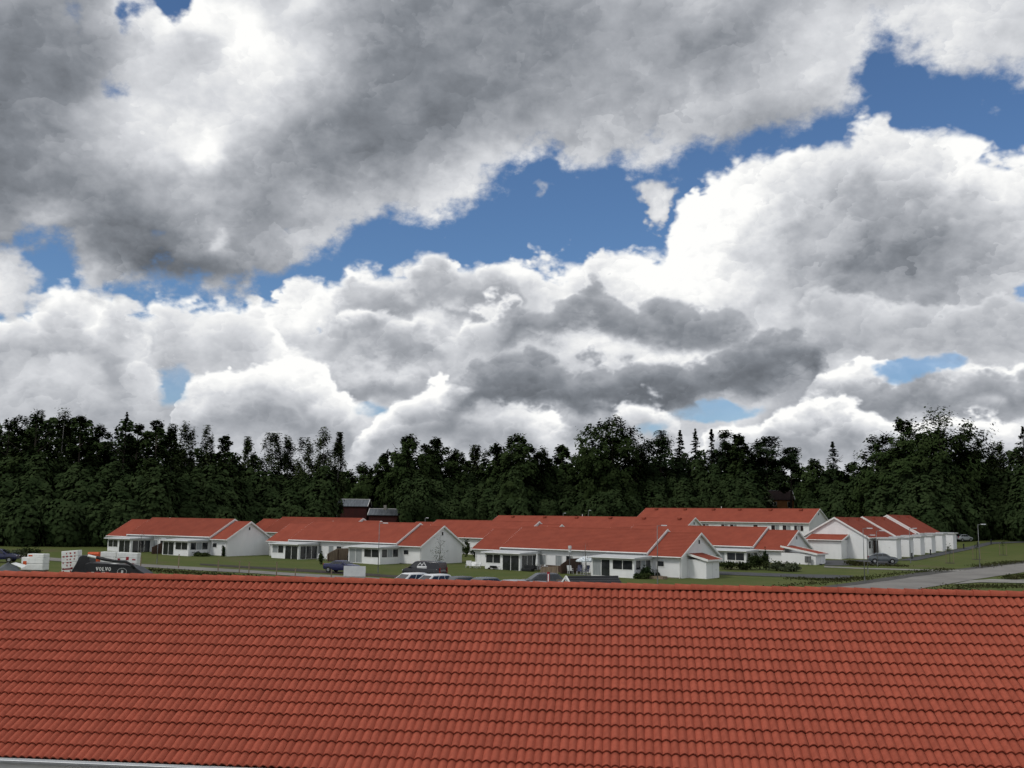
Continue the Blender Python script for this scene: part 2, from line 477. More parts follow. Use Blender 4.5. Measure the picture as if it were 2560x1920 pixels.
M = {}
M['tile'] = mat('clay_red_tile', (.36, .08, .05), 0.85, spec=0.10, nodes=varied((.395, .098, .060), (.330, .080, .049), 9.0, 4.0, .6, bump=.35, bscale=160, rnd=.10, island=True, dirt=(2.2, .58, .82, (.31, .080, .051))))
M['underlay'] = mat('red_brown_underlay', (.10, .03, .02), 0.9, nodes=varied((.11, .03, .02), (.08, .022, .015), 2.0))
M['far_roof'] = mat('distant_red_roof', (.27, .05, .034), 0.85, spec=0.08, nodes=varied((.315, .080, .050), (.235, .058, .038), .55, 8.0, .72, lo=.2, hi=.8, rnd=.10, stretch=(1, 1, 1)))
M['wall'] = mat('white_cladding', (.78, .79, .79), 0.65, nodes=varied((.83, .835, .83), (.76, .77, .77), .8, 5.0, .6, stretch=(1, 1, .35), bump=.06, bscale=9))
M['trim'] = mat('white_trim', (.80, .80, .78), 0.5, nodes=varied((.82, .82, .80), (.72, .72, .70), 1.5))
M['canopy'] = mat('grey_white_canopy', (.55, .57, .58), 0.5, nodes=varied((.60, .62, .62), (.50, .52, .53), 1.2))
M['gutter'] = mat('light_metal_gutter', (.62, .64, .66), 0.35, metal=0.2, nodes=varied((.64, .66, .67), (.54, .56, .58), 2.5))
M['glass'] = mat('dark_window_glass', (.018, .021, .024), 0.06, spec=0.6, nodes=varied((.012, .014, .016), (.035, .038, .042), .7))
M['curtain'] = mat('curtained_glass', (.30, .32, .33), 0.15, spec=0.5, nodes=varied((.36, .38, .385), (.22, .24, .25), 3.0, stretch=(4, 4, .3)))
M['wood'] = mat('brown_stained_wood', (.085, .05, .035), 0.7, nodes=varied((.095, .055, .038), (.06, .035, .026), 3.0, stretch=(4, 4, .4), rnd=.1))
M['wood_light'] = mat('weathered_wood', (.22, .17, .12), 0.8, nodes=varied((.25, .19, .13), (.16, .12, .09), 3.0, stretch=(3, 3, .4), rnd=.12))
M['grass'] = mat('lawn', (.055, .07, .018), 0.95, spec=0.1, nodes=varied((.066, .094, .023), (.108, .116, .037), .16, 10.0, .78, bump=.8, bscale=7, lo=.25, hi=.75, dirt=(.09, .54, .74, (.105, .092, .05))))
M['gravel'] = mat('gravel', (.13, .125, .12), 0.95, spec=0.1, nodes=varied((.11, .107, .10), (.06, .058, .056), .6, 8.0, .75, bump=.6, bscale=20))
M['road'] = mat('pale_gravel_road', (.26, .245, .23), 0.95, spec=0.1, nodes=varied((.25, .24, .222), (.185, .176, .165), .22, 8.0, .7, bump=.4, bscale=14, dirt=(.12, .6, .8, (.13, .123, .112))))
M['asphalt'] = mat('asphalt', (.075, .077, .08), 0.9, spec=0.2, nodes=varied((.085, .087, .09), (.062, .064, .066), .5, 8.0, .7, bump=.3, bscale=30))
M['concrete'] = mat('pale_path', (.33, .32, .29), 0.9, nodes=varied((.27, .262, .235), (.19, .183, .165), .8, 6.0))
M['steel'] = mat('galvanised_steel', (.42, .43, .43), 0.45, metal=0.5, nodes=varied((.22, .225, .225), (.15, .155, .155), 3.0))
M['dark'] = mat('dark_painted_metal', (.02, .021, .024), 0.5, nodes=varied((.022, .023, .026), (.014, .015, .016), 3.0))
M['tarp'] = mat('black_tarpaulin', (.012, .012, .015), 0.42, spec=0.45, nodes=varied((.010, .010, .013), (.022, .022, .026), 1.2, bump=.7, bscale=3.0))
M['greytarp'] = mat('grey_tarpaulin', (.07, .08, .085), 0.5, nodes=varied((.06, .07, .075), (.10, .11, .115), 1.2, bump=.7, bscale=2.5))
M['foam'] = mat('white_plastic_wrap', (.80, .81, .78), 0.35, nodes=varied((.84, .85, .82), (.70, .71, .68), 2.0, bump=.35, bscale=5))
M['redprint'] = mat('red_print', (.33, .02, .03), 0.5, nodes=varied((.36, .02, .03), (.26, .015, .02), 5.0))
M['orange'] = mat('orange_print', (.62, .10, .025), 0.5, nodes=varied((.64, .10, .025), (.50, .08, .02), 4.0))
M['rubber'] = mat('tyre_rubber', (.015, .015, .015), 0.9, nodes=varied((.016, .016, .016), (.010, .010, .010), 8.0))
M['rim'] = mat('alloy_rim', (.45, .46, .47), 0.3, metal=0.8, nodes=varied((.48, .49, .50), (.38, .39, .40), 6.0))
M['carglass'] = mat('car_glass', (.02, .023, .026), 0.04, spec=0.8, nodes=varied((.015, .018, .02), (.03, .033, .036), 1.0))
M['lamp_clear'] = mat('clear_lamp', (.7, .72, .74), 0.1, spec=0.8, nodes=varied((.75, .77, .79), (.6, .62, .64), 6.0))
M['lamp_red'] = mat('red_lamp', (.35, .01, .012), 0.15, spec=0.7, nodes=varied((.36, .01, .012), (.25, .008, .01), 6.0))
M['black_tile'] = mat('black_roof_tile', (.03, .031, .035), 0.7, nodes=varied((.036, .037, .041), (.024, .025, .028), 3.0, rnd=.1))
M['barnred'] = mat('dark_barn_red', (.10, .016, .014), 0.85, nodes=varied((.05, .010, .009), (.03, .007, .006), 1.0, stretch=(3, 3, .4)))
M['tin'] = mat('tin_roof', (.33, .36, .38), 0.28, metal=0.6, nodes=varied((.20, .22, .235), (.10, .115, .13), .8, stretch=(3, .5, .5)))
M['ochre'] = mat('ochre_timber', (.30, .13, .05), 0.85, nodes=varied((.33, .145, .055), (.25, .11, .042), 1.5))
M['brownroof'] = mat('dark_brown_roof', (.045, .025, .022), 0.85, nodes=varied((.05, .027, .024), (.035, .02, .018), 1.5))
M['bark'] = mat('bark', (.045, .036, .028), 0.95, nodes=varied((.05, .04, .032), (.03, .024, .019), 4.0, stretch=(1, 1, .25), bump=.6))
M['birchbark'] = mat('birch_bark', (.32, .31, .29), 0.9, nodes=varied((.20, .195, .185), (.06, .057, .053), 3.0, stretch=(1, 1, 2.5), lo=.4, hi=.75))
def leafmat(name, c0, c1, rnd=.22):
    return mat(name, c0, 1.0, spec=0.0, nodes=varied(c0, c1, .35, 3.0, .5, rnd=rnd))
M['leaf_a'] = leafmat('broadleaf_foliage', (.023, .038, .013), (.036, .053, .019))
M['leaf_b'] = leafmat('birch_foliage', (.040, .057, .022), (.054, .070, .030))
M['needle'] = leafmat('needle_foliage', (.018, .031, .014), (.027, .041, .018))
M['forest'] = leafmat('closed_wood_foliage', (.019, .031, .012), (.029, .043, .017))
M['shrub'] = leafmat('shrub_foliage', (.024, .038, .014), (.045, .056, .022))
M['pale_leaf'] = leafmat('grey_green_foliage', (.085, .10, .06), (.06, .075, .042))
M['weeds'] = leafmat('weeds', (.040, .05, .018), (.065, .062, .03))
M['soil'] = mat('soil', (.05, .042, .034), 0.95, nodes=varied((.055, .046, .037), (.035, .03, .024), 1.5, 6.0))
M['parasol'] = mat('silvery_parasol_cloth', (.72, .78, .82), 0.4, nodes=varied((.85, .88, .90), (.45, .52, .56), 5.0, 3.0, lo=.42, hi=.58))
M['cloth'] = mat('white_cloth', (.72, .73, .72), 0.8, nodes=varied((.76, .77, .76), (.60, .61, .60), 4.0, stretch=(3, 3, .5)))
M['bluecloth'] = mat('blue_striped_cushion', (.05, .055, .12), 0.8, nodes=varied((.05, .055, .13), (.20, .20, .24), 9.0, stretch=(6, 1, .3), lo=.5, hi=.55))
M['plastic'] = mat('white_plastic', (.66, .67, .66), 0.4, nodes=varied((.70, .71, .70), (.58, .59, .58), 4.0))
def paint(name, c, rough=.22):
    return mat(name, c, rough, metal=0.0, spec=0.65, nodes=varied(c, tuple(q * .85 for q in c), 1.0))
M['p_blue'] = paint('dark_blue_paint', (.022, .026, .085)); M['p_black'] = paint('black_paint', (.010, .011, .014), .16); M['p_white'] = paint('white_paint', (.78, .79, .79))
M['p_grey'] = paint('dark_grey_paint', (.055, .06, .066)); M['p_silver'] = paint('silver_paint', (.36, .38, .40)); M['p_mid'] = paint('grey_blue_paint', (.11, .125, .14)); M['p_red'] = paint('dark_red_paint', (.20, .012, .018))

# ------------------------------------------------------------------ terrain
CTRL = np.array([(0, 22, 0.0), (-30, 30, 0), (30, 30, 0), (0, 60, -.1), (-30, 80, 0), (30, 80, .05), (0, -30, 0), (-40, 105, .1), (0, 105, .0), (25, 95, .05), (45, 95, .2), (20, 119, .12), (-12, 139, .37), (-43, 153, .55),
                 (40, 147, .35), (5, 161, .55), (-26, 176, .7), (32, 190, 2.0), (28, 215, 3.0), (62, 206, 4.1), (45, 225, 4.3), (52, 160, 1.9), (72, 190, 2.8), (75, 165, 1.8), (85, 150, 1.6), (60, 125, .5),
                 (-80, 180, .9), (-110, 190, 1.4), (-60, 200, 1.4), (0, 250, 4.6), (60, 270, 6.0), (-40, 260, 4.6), (110, 220, 3.8), (150, 260, 5.5), (-150, 260, 3), (0, 320, 7.5), (0, 500, 9), (200, 500, 9), (-200, 500, 9)], float)
def gz(x, y):
    x = np.asarray(x, float); y = np.asarray(y, float)
    d2 = (x[..., None] - CTRL[:, 0]) ** 2 + (y[..., None] - CTRL[:, 1]) ** 2
    sg = 11.0 + 0.055 * np.abs(y[..., None])
    w = np.exp(-d2 / (2 * sg ** 2)) + 1e-7 / (1 + d2 / 900.0)
    return (w * CTRL[:, 2]).sum(-1) / w.sum(-1)
def G(x, y): return float(gz(x, y))
def ground_at(px, py):
    """where a sight line meets the ground"""
    d = view_ray(px, py); lo, hi = 20.0, 700.0
    for _ in range(60):
        m = (lo + hi) / 2; p = Vector((0, 0, CAMZ)) + d * (m / d.y)
        if p.z > G(p.x, p.y): lo = m
        else: hi = m
    return Vector((p.x, p.y, G(p.x, p.y)))

def build_ground():
    xs = np.concatenate([np.linspace(-2500, -220, 14), np.arange(-200, 200.1, 4.0), np.linspace(220, 2500, 14)])
    ys = np.concatenate([np.linspace(-300, 0, 7), np.arange(8, 330, 4.0), np.linspace(350, 4000, 18)])
    Xg, Yg = np.meshgrid(xs, ys)
    Z = gz(Xg, Yg)
    nx, ny = len(xs), len(ys)
    V = np.stack([Xg, Yg, Z], -1).reshape(-1, 3)
    F = [(j * nx + i, j * nx + i + 1, (j + 1) * nx + i + 1, (j + 1) * nx + i) for j in range(ny - 1) for i in range(nx - 1)]
    me = bpy.data.meshes.new('ground'); me.from_pydata(V.tolist(), [], F); me.update()
    tag(put('ground', me, M['grass'], None, True), kind='structure')

def sheet(name, left, right, m, lift, n=60):
    """a strip of surface laid over the terrain between two sight-line edge lists"""
    def res(pts):
        P = [Vector(p) for p in pts]; L = [0]
        for a, b in zip(P, P[1:]): L.append(L[-1] + (b - a).length)
        out = []
        for k in range(n + 1):
            t = L[-1] * k / n; i = max(j for j in range(len(L)) if L[j] <= t + 1e-9); i = min(i, len(P) - 2)
            out.append(P[i].lerp(P[i + 1], (t - L[i]) / max(L[i + 1] - L[i], 1e-6)))
        return out
    A, B = res(left), res(right); K = 6; mb = MB()
    g = []
    for k, (a, b) in enumerate(zip(A, B)):
        row = []
        for j in range(K + 1):
            p = a.lerp(b, j / K); w = 0.12 * RNG.uniform(-1, 1) if j in (0, K) else 0
            d = (b - a).normalized() if (b - a).length > 1e-6 else Vector((1, 0, 0))
            p = p + d * w
            mb.v.append((p.x, p.y, G(p.x, p.y) + lift)); row.append(len(mb.v) - 1)
        g.append(row)
    for r0, r1 in zip(g, g[1:]):
        for j in range(K): mb.f.append((r0[j], r0[j + 1], r1[j + 1], r1[j]))
    return tag(mb.build(name, m, None, True), kind='structure')
gp = ground_at
build_ground()
def px(*pts): return [ground_at(*p)[:] for p in pts]
sheet('road', px((1700, 1536), (2000, 1487), (2101, 1468), (2291, 1442), (2407, 1427), (2560, 1409), (2800, 1378)), px((2000, 1536), (2150, 1505), (2285, 1475), (2426, 1451), (2500, 1440), (2560, 1431), (2800, 1398)), M['road'], .05)
sheet('road_shoulder', px((1700, 1510), (1960, 1478), (2160, 1452), (2290, 1432), (2420, 1420), (2560, 1402), (2800, 1372)), px((1700, 1536), (2000, 1487), (2101, 1468), (2291, 1442), (2407, 1427), (2560, 1409), (2800, 1378)), M['gravel'], .03)
sheet('side_path', px((2426, 1452), (2480, 1449), (2560, 1450), (2800, 1452)), px((2380, 1462), (2450, 1457), (2560, 1459), (2800, 1464)), M['concrete'], .07)
sheet('footpath', px((2060, 1416), (2150, 1420), (2300, 1424), (2421, 1425)), px((2060, 1419), (2150, 1423), (2300, 1427.5), (2425, 1429)), M['concrete'], .05)
sheet('driveway', px((1790, 1429), (1900, 1433), (2000, 1436), (2080, 1438), (2135, 1440)), px((1790, 1437), (1900, 1441), (2000, 1444), (2080, 1447), (2110, 1449)), M['asphalt'], .05)
sheet('parking_bay', px((2062, 1401), (2130, 1401), (2200, 1400), (2250, 1400)), px((2062, 1415), (2130, 1414), (2200, 1413), (2235, 1413)), M['asphalt'], .05)
sheet('bollard_path', px((2240, 1402), (2300, 1391), (2400, 1372), (2470, 1356), (2560, 1354), (2800, 1352)), px((2290, 1402), (2340, 1392), (2440, 1371), (2485, 1360), (2560, 1357), (2800, 1355)), M['asphalt'], .06)
sheet('lane', px((-100, 1380), (120, 1394), (250, 1403), (361, 1411), (500, 1419), (636, 1427), (724, 1433), (870, 1441), (1100, 1455), (1350, 1475)), px((-100, 1388), (120, 1402), (250, 1411), (361, 1418), (500, 1427), (636, 1434), (724, 1440), (870, 1450), (1100, 1472), (1350, 1510)), M['road'], .05)
sheet('house_verge', px((500, 1409), (640, 1417), (760, 1423), (980, 1438), (1150, 1449)), px((500, 1413), (640, 1422), (760, 1430), (980, 1444), (1150, 1456)), M['soil'], .03)
sheet('parking_lot', px((900, 1448), (1150, 1456), (1400, 1470), (1640, 1490)), px((900, 1560), (1150, 1560), (1400, 1560), (1640, 1560)), M['asphalt'], .07)
yard = MB(); yard.box(-22, 22, 5, 19, -.2, .03)
tag(yard.build('gravel_yard', M['soil']), kind='structure')

# ------------------------------------------------------------------ near building with the tiled roof
def near_building():
    AZ, SL, GA = R(6.0387), R(29.663), 0.33774
    WAVE = 0.15
    root = thing('tiled_house', 'near building whose big red pantile roof fills the foreground', 'house', (0, 0, 0))
    O = Vector((0, 22.44523, CAMZ - 1.72807))
    a = Vector((math.cos(AZ), -math.sin(AZ), 0)); h = Vector((math.sin(AZ), math.cos(AZ), 0))
    dn = -h * math.cos(SL) - Vector((0, 0, math.sin(SL)))           # down the slope
    nr = a.cross(-dn).normalized()
    if nr.z < 0: nr = -nr
    TH = 0.030
    # roof frame: local x along the rows, y up the slope, z out of the roof
    rot = Matrix((a, -dn, nr)).transposed().to_4x4()
    frame = Matrix.Translation(O) @ rot
    roof = bpy.data.objects.new('roof', None); COL.objects.link(roof); roof.parent = root; roof.matrix_world = frame
    # one tile: two waves wide, lower edge at y = 0
    A, NS, LEN = 0.048, 12, 0.415
    def prof(t):                                                     # height over one tile, 0..2 waves
        s = t % 1.0
        return A * (0.5 - 0.5 * math.cos(2 * math.pi * (s + 0.035 * math.sin(2 * math.pi * s)))) ** 0.72
    def tile_data():
        v, f = [], []
        for k in range(NS + 1):
            x = 0.3 * k / NS * 0.995; z = prof(2.0 * k / NS)
            v += [(x, 0.0, z + TH - 0.024), (x, 0.0, z + TH), (x, LEN, z + TH - 0.052)]
        for k in range(NS):
            i = 3 * k
            f += [(i + 1, i + 4, i + 5, i + 2), (i, i + 3, i + 4, i + 1)]
        return v, f
    tv, tf = tile_data()
    me = bpy.data.meshes.new('roof_tile'); me.from_pydata(tv, [], tf); me.update()
    me.materials.append(M['tile'])
    me.polygons.foreach_set('use_smooth', [True] * len(me.polygons))
    me.set_sharp_from_angle(angle=R(50))
    spots = []
    U0 = -15.6
    for row in range(0, 17):
        for c in range(106):
            x = U0 + 0.3 * c + 0.02
            p = frame @ Vector((x + .15, -row * GA + .15, .03))
            q = p - Vector((0, 0, CAMZ)); d = q.dot(_f0)
            sx, sy = 1280 + FPX * q.dot(_r) / d, 960 - FPX * q.dot(_u) / d
            seen = -40 < sx < 2600 and sy < 1950
            spots.append((d if seen else d + 1000, x, row))
    spots.sort()
    def jit(): return RNG.uniform(-1, 1)
    rest = MB()
    for n, (d, x, row) in enumerate(spots):
        loc = Vector((x + .002 * jit(), -row * GA + .005 * jit(), -.035 + .003 * jit()))
        rt = (R(.25) * jit(), R(.35) * jit(), R(.25) * jit())
        if n < 300:
            o = bpy.data.objects.new('roof_tile', me); COL.objects.link(o); o.parent = roof
            o.location = loc; o.rotation_euler = rt
        else:
            mm = Matrix.Translation(loc) @ Matrix.Rotation(rt[2], 4, 'Z') @ Matrix.Rotation(rt[0], 4, 'X')
            i = len(rest.v)
            rest.v += [tuple(mm @ Vector(p)) for p in tv]; rest.f += [tuple(i + k for k in q) for q in tf]
    me2 = rest.mesh('upper_roof_tiles'); me2.polygons.foreach_set('use_smooth', [True] * len(me2.polygons)); me2.set_sharp_from_angle(angle=R(50))
    o = put('upper_roof_tiles', me2, M['tile'], roof); o['kind'] = 'stuff'
    # boarding under the tiles
    bd = MB().box(U0, U0 + 31.8, -16 * GA - .02, 0.42, -.14, -.068)
    bd.build('roof_board', M['underlay'], roof)
    # ridge tiles: tapered half barrels, each lapping over the next
    yr = 0.45
    apex_up = (frame @ Vector((0, yr, 0)))
    rid = MB(); n = 7
    r0, r1, L = .118, .092, .40
    outer = []
    def arch(j, r):                                                  # flattened barrel with short skirts
        if j == 0: return (-r * 1.03, -.008)
        if j == n: return (r * 1.03, -.008)
        t = math.pi * ((j - 1) / (n - 2)); return (-math.cos(t) * r, math.sin(t) * r * .80 + .022)
    for k, (x, r) in enumerate(((0, r1), (L, r0))):
        for j in range(n + 1): rid.v.append((x, *arch(j, r)))
    for j in range(n): rid.f.append((j, j + 1, n + 1 + j + 1, n + 1 + j))
    b0 = len(rid.v)
    for j in range(n + 1):
        rid.v.append((L, *arch(j, r0 - .022)))
    for j in range(n): rid.f.append((n + 1 + j, n + 1 + j + 1, b0 + j + 1, b0 + j))
    rme = rid.mesh('ridge_tile'); rme.materials.append(M['tile']); rme.polygons.foreach_set('use_smooth', [True] * len(rme.polygons)); rme.set_sharp_from_angle(angle=R(45))
    rotz = Matrix((a, h, Vector((0, 0, 1)))).transposed()
    STEP = 0.352
    for k in range(92):
        x = U0 - .1 + STEP * k
        p = apex_up + a * x + Vector((0, 0, -.028 + .005 * jit()))
        o = bpy.data.objects.new('ridge_tile', rme); COL.objects.link(o); o.parent = root
        mw = Matrix.Translation(p) @ rotz.to_4x4() @ Matrix.Rotation(R(.5) * jit(), 4, 'Z') @ Matrix.Rotation(R(.5) * jit(), 4, 'Y') @ Matrix.Rotation(math.pi, 4, 'Z')
        o.matrix_world = mw @ Matrix.Translation((-L, 0, 0))
    # the slope on the far side of the ridge: rows of tiles as one sheet with steps
    back = MB(); hb = h * math.cos(SL) - Vector((0, 0, math.sin(SL))); nb = (h * math.sin(SL) + Vector((0, 0, math.cos(SL))))
    for row in range(18):
        p0 = apex_up + hb * (row * GA) + nb * 0.0; p1 = apex_up + hb * ((row + 1) * GA) + nb * .03
        for q0, q1 in ((p0, p1), (p1, apex_up + hb * ((row + 1) * GA))):
            back.face([q0 + a * U0, q0 + a * (U0 + 31.8), q1 + a * (U0 + 31.8), q1 + a * U0])
    back.build('back_roof', M['tile'], root)
    # eave: fascia, gutter, walls
    eave = frame @ Vector((0, -16 * GA, 0))
    em = Matrix.Translation(eave) @ rotz.to_4x4()
    g = MB()
    for k in range(8):
        t0, t1 = math.pi * k / 8, math.pi * (k + 1) / 8
        p = [(-.075 - .065 * math.cos(t), -.035 - .065 * math.sin(t)) for t in (t0, t1)]
        q = [(-.075 - .071 * math.cos(t), -.035 - .071 * math.sin(t)) for t in (t0, t1)]
        g.face([(U0 - .1, *p[0]), (U0 + 31.9, *p[0]), (U0 + 31.9, *p[1]), (U0 - .1, *p[1])])
        g.face([(U0 - .1, *q[1]), (U0 + 31.9, *q[1]), (U0 + 31.9, *q[0]), (U0 - .1, *q[0])])
    g.tube([(U0 - .1, -.146, -.033), (U0 + 31.9, -.146, -.033)], .009, 6)
    o = g.build('gutter', M['gutter'], root); o.matrix_world = em
    o = MB().box(U0 - .05, U0 + 31.85, .015, .04, -.30, -.03).build('fascia', M['trim'], root); o.matrix_world = em
    half = (yr + 16 * GA) * math.cos(SL)
    ztop = eave.z + .5 * math.tan(SL) - .12
    w = MB().prism([(.5, -eave.z), (2 * half - .5, -eave.z), (2 * half - .5, ztop - eave.z), (half, apex_up.z - eave.z - .15), (.5, ztop - eave.z)], U0 + .3, U0 + 31.5)
    o = w.build('wall', M['wall'], root); o.matrix_world = em
near_building()

# ------------------------------------------------------------------ white houses
TAN = math.tan(R(29.7))

def roof_block(parent, x0, x1, S, e, ridge_cap=True, barge=(True, True), gut=(True, True), name='roof', plain_left=True):
    """gabled roof over y 0..S between x0 and x1: rows of tiles on both slopes, ridge, white boards, gutters"""
    rz = e + S / 2 * TAN; n = int(round((S / 2) / math.cos(R(29.7)) / .338)); mb = MB(); st = .045
    for side in (0, 1):
        for k in range(n):
            t0, t1 = k / n, (k + 1) / n
            ya, yb = S / 2 * t0, S / 2 * t1; za, zb = e + (rz - e) * t0, e + (rz - e) * t1
            if side: ya, yb = S - ya, S - yb
            mb.face([(x0, ya, za + st), (x1, ya, za + st), (x1, yb, zb), (x0, yb, zb)])
            mb.face([(x0, ya, za), (x1, ya, za), (x1, ya, za + st), (x0, ya, za + st)])
    roof = mb.build(name, M['far_roof'], parent)
    so = MB()
    for ya, yb in ((.02, S / 2), (S - .02, S / 2)):
        so.prism([(ya, e - .13), (ya, e - .012), (yb, rz - .014), (yb, rz - .132)], x0 + .01, x1 - .01)
    so.build('soffit', M['trim'], roof)
    if ridge_cap:
        MB().prism([(S / 2 - .12, rz - .03), (S / 2 - .07, rz + .05), (S / 2, rz + .075), (S / 2 + .07, rz + .05), (S / 2 + .12, rz - .03)], x0, x1).build('ridge_cap', M['far_roof'], roof)
    for s, on in zip((0, 1), barge):
        if not on: continue
        xa = (x0 - .04, x0 + .02) if s == 0 else (x1 - .02, x1 + .04)
        for sd in (0, 1):
            y0 = -.05 if sd == 0 else S + .05; p = [(y0, e - .05 * TAN - .20), (y0, e - .05 * TAN + .06), (S / 2 + (.001 if sd == 0 else -.001), rz + .075), (S / 2 + (.001 if sd == 0 else -.001), rz - .19)]
            if s == 0 and plain_left: p = [(a_, b_ - .07) for a_, b_ in p]
            MB().prism(p, *xa).build('bargeboard', M['trim'], roof)
    for sd, on in zip((0, 1), gut):
        if not on: continue
        y = -.07 if sd == 0 else S + .07
        MB().tube([(x0 + .05, y, e - .04), (x1 - .05, y, e - .04)], .065, 8).build('gutter', M['trim'], roof)
    return roof

def wall_block(mb, x0, x1, S, e, caps, zb=-.9):
    y0, y1 = .5, S - .5; zt = e + .5 * TAN - .13; zr = e + S / 2 * TAN - .13
    mb.prism([(y0, zb), (y1, zb), (y1, zt), (S / 2, zr), (y0, zt)], x0, x1, caps)

def window(parent, axis, a0, a1, z0, z1, plane, n=2, glass='glass', name='window', fw=.07, flat=False):
    """framed window on a wall that faces -y (axis 'y') or +x (axis 'x') or -x ('-x') or +y ('+y')"""
    f = MB()
    sgn = -1 if axis in ('y', '-x') else 1
    def bx(m, p0, p1, q0, q1, d0, d1):
        lo, hi = sorted((plane + sgn * d0, plane + sgn * d1))
        if axis in ('y', '+y'): m.box(p0, p1, lo, hi, q0, q1)
        else: m.box(lo, hi, p0, p1, q0, q1)
    bx(f, a0 - fw, a1 + fw, z0 - fw, z0, 0, .06); bx(f, a0 - fw, a1 + fw, z1, z1 + fw, 0, .06)
    w = (a1 - a0) / n
    for k in range(n + 1):
        c = a0 + w * k
        bx(f, c - fw * (.5 if 0 < k < n else 1 if k == 0 else 0), c + fw * (.5 if 0 < k < n else 0 if k == 0 else 1), z0, z1, 0, .058)
    o = f.build(name, M['trim'], parent)
    for k in range(n):
        g = MB(); bx(g, a0 + w * k + .004, a0 + w * (k + 1) - .004, z0 + .004, z1 - .004, .004, .022)
        g.build('pane', M[glass[k % len(glass)] if isinstance(glass, (list, tuple)) else glass], parent if flat else o)
    return o

def sunroom(parent, x0, x1, ydepth, lay, side, S, h=2.25):
    """glazed room in front of the wall: x0..x1, from y = -ydepth to the wall at .5; lay: spans (x from, x to, kind, panes, glass)"""
    y0 = -ydepth; body = MB()
    body.box(x0, x1, y0, .495, -.9, .02)
    segs = []
    cur = x0
    for (a, b, kind, n, gl) in lay:
        a, b = x0 + a, x0 + b
        if a > cur: body.box(cur, a, y0, y0 + .08, .02, h)
        z0 = .92 if kind == 'w' else .08
        body.box(a, b, y0, y0 + .08, .02, z0); body.box(a, b, y0, y0 + .08, h - .12, h)
        segs.append((a, b, z0, n, gl)); cur = b
    if cur < x1: body.box(cur, x1, y0, y0 + .08, .02, h)
    # side walls with one band of glass on the side in view
    body.box(x0, x0 + .08, y0 + .08, .495, .02, h)
    sx = x1 - .08
    body.box(sx, x1, y0 + .08, .495, .02, side[0]); body.box(sx, x1, y0 + .08, .495, h - .12, h)
    body.box(sx, x1, y0 + .08, y0 + .3, side[0], h - .12); body.box(sx, x1, .2, .495, side[0], h - .12)
    room = body.build('sunroom', M['wall'], parent)
    for a, b, z0, n, gl in segs:
        window(room, 'y', a + .07, b - .07, z0 + .06, h - .20, y0 + .03, n, gl, 'glazing_frame', flat=True)
    window(room, 'x', y0 + .36, .13, side[0] + .07, h - .20, x1 - .05, side[1], side[2], 'glazing_frame', flat=True)
    MB().prism([(y0 - .45, h - .02), (y0 - .45, h + .14), (.49, h + .34), (.49, h + .02)], x0 - .35, x1 + .35).build('sunroom_roof', M['canopy'], room)
    MB().tube([(x0 - .35, y0 - .5, h + .05), (x1 + .35, y0 - .5, h + .05)], .05, 6).build('gutter', M['trim'], room)
    return room

def downpipe(parent, x, e, y=.44):
    MB().tube([(x, -.07, e - .08), (x, y - .12, e - .42), (x, y - .05, e - .5), (x, y - .05, .0)], .045, 6).build('downpipe', M['trim'], parent)

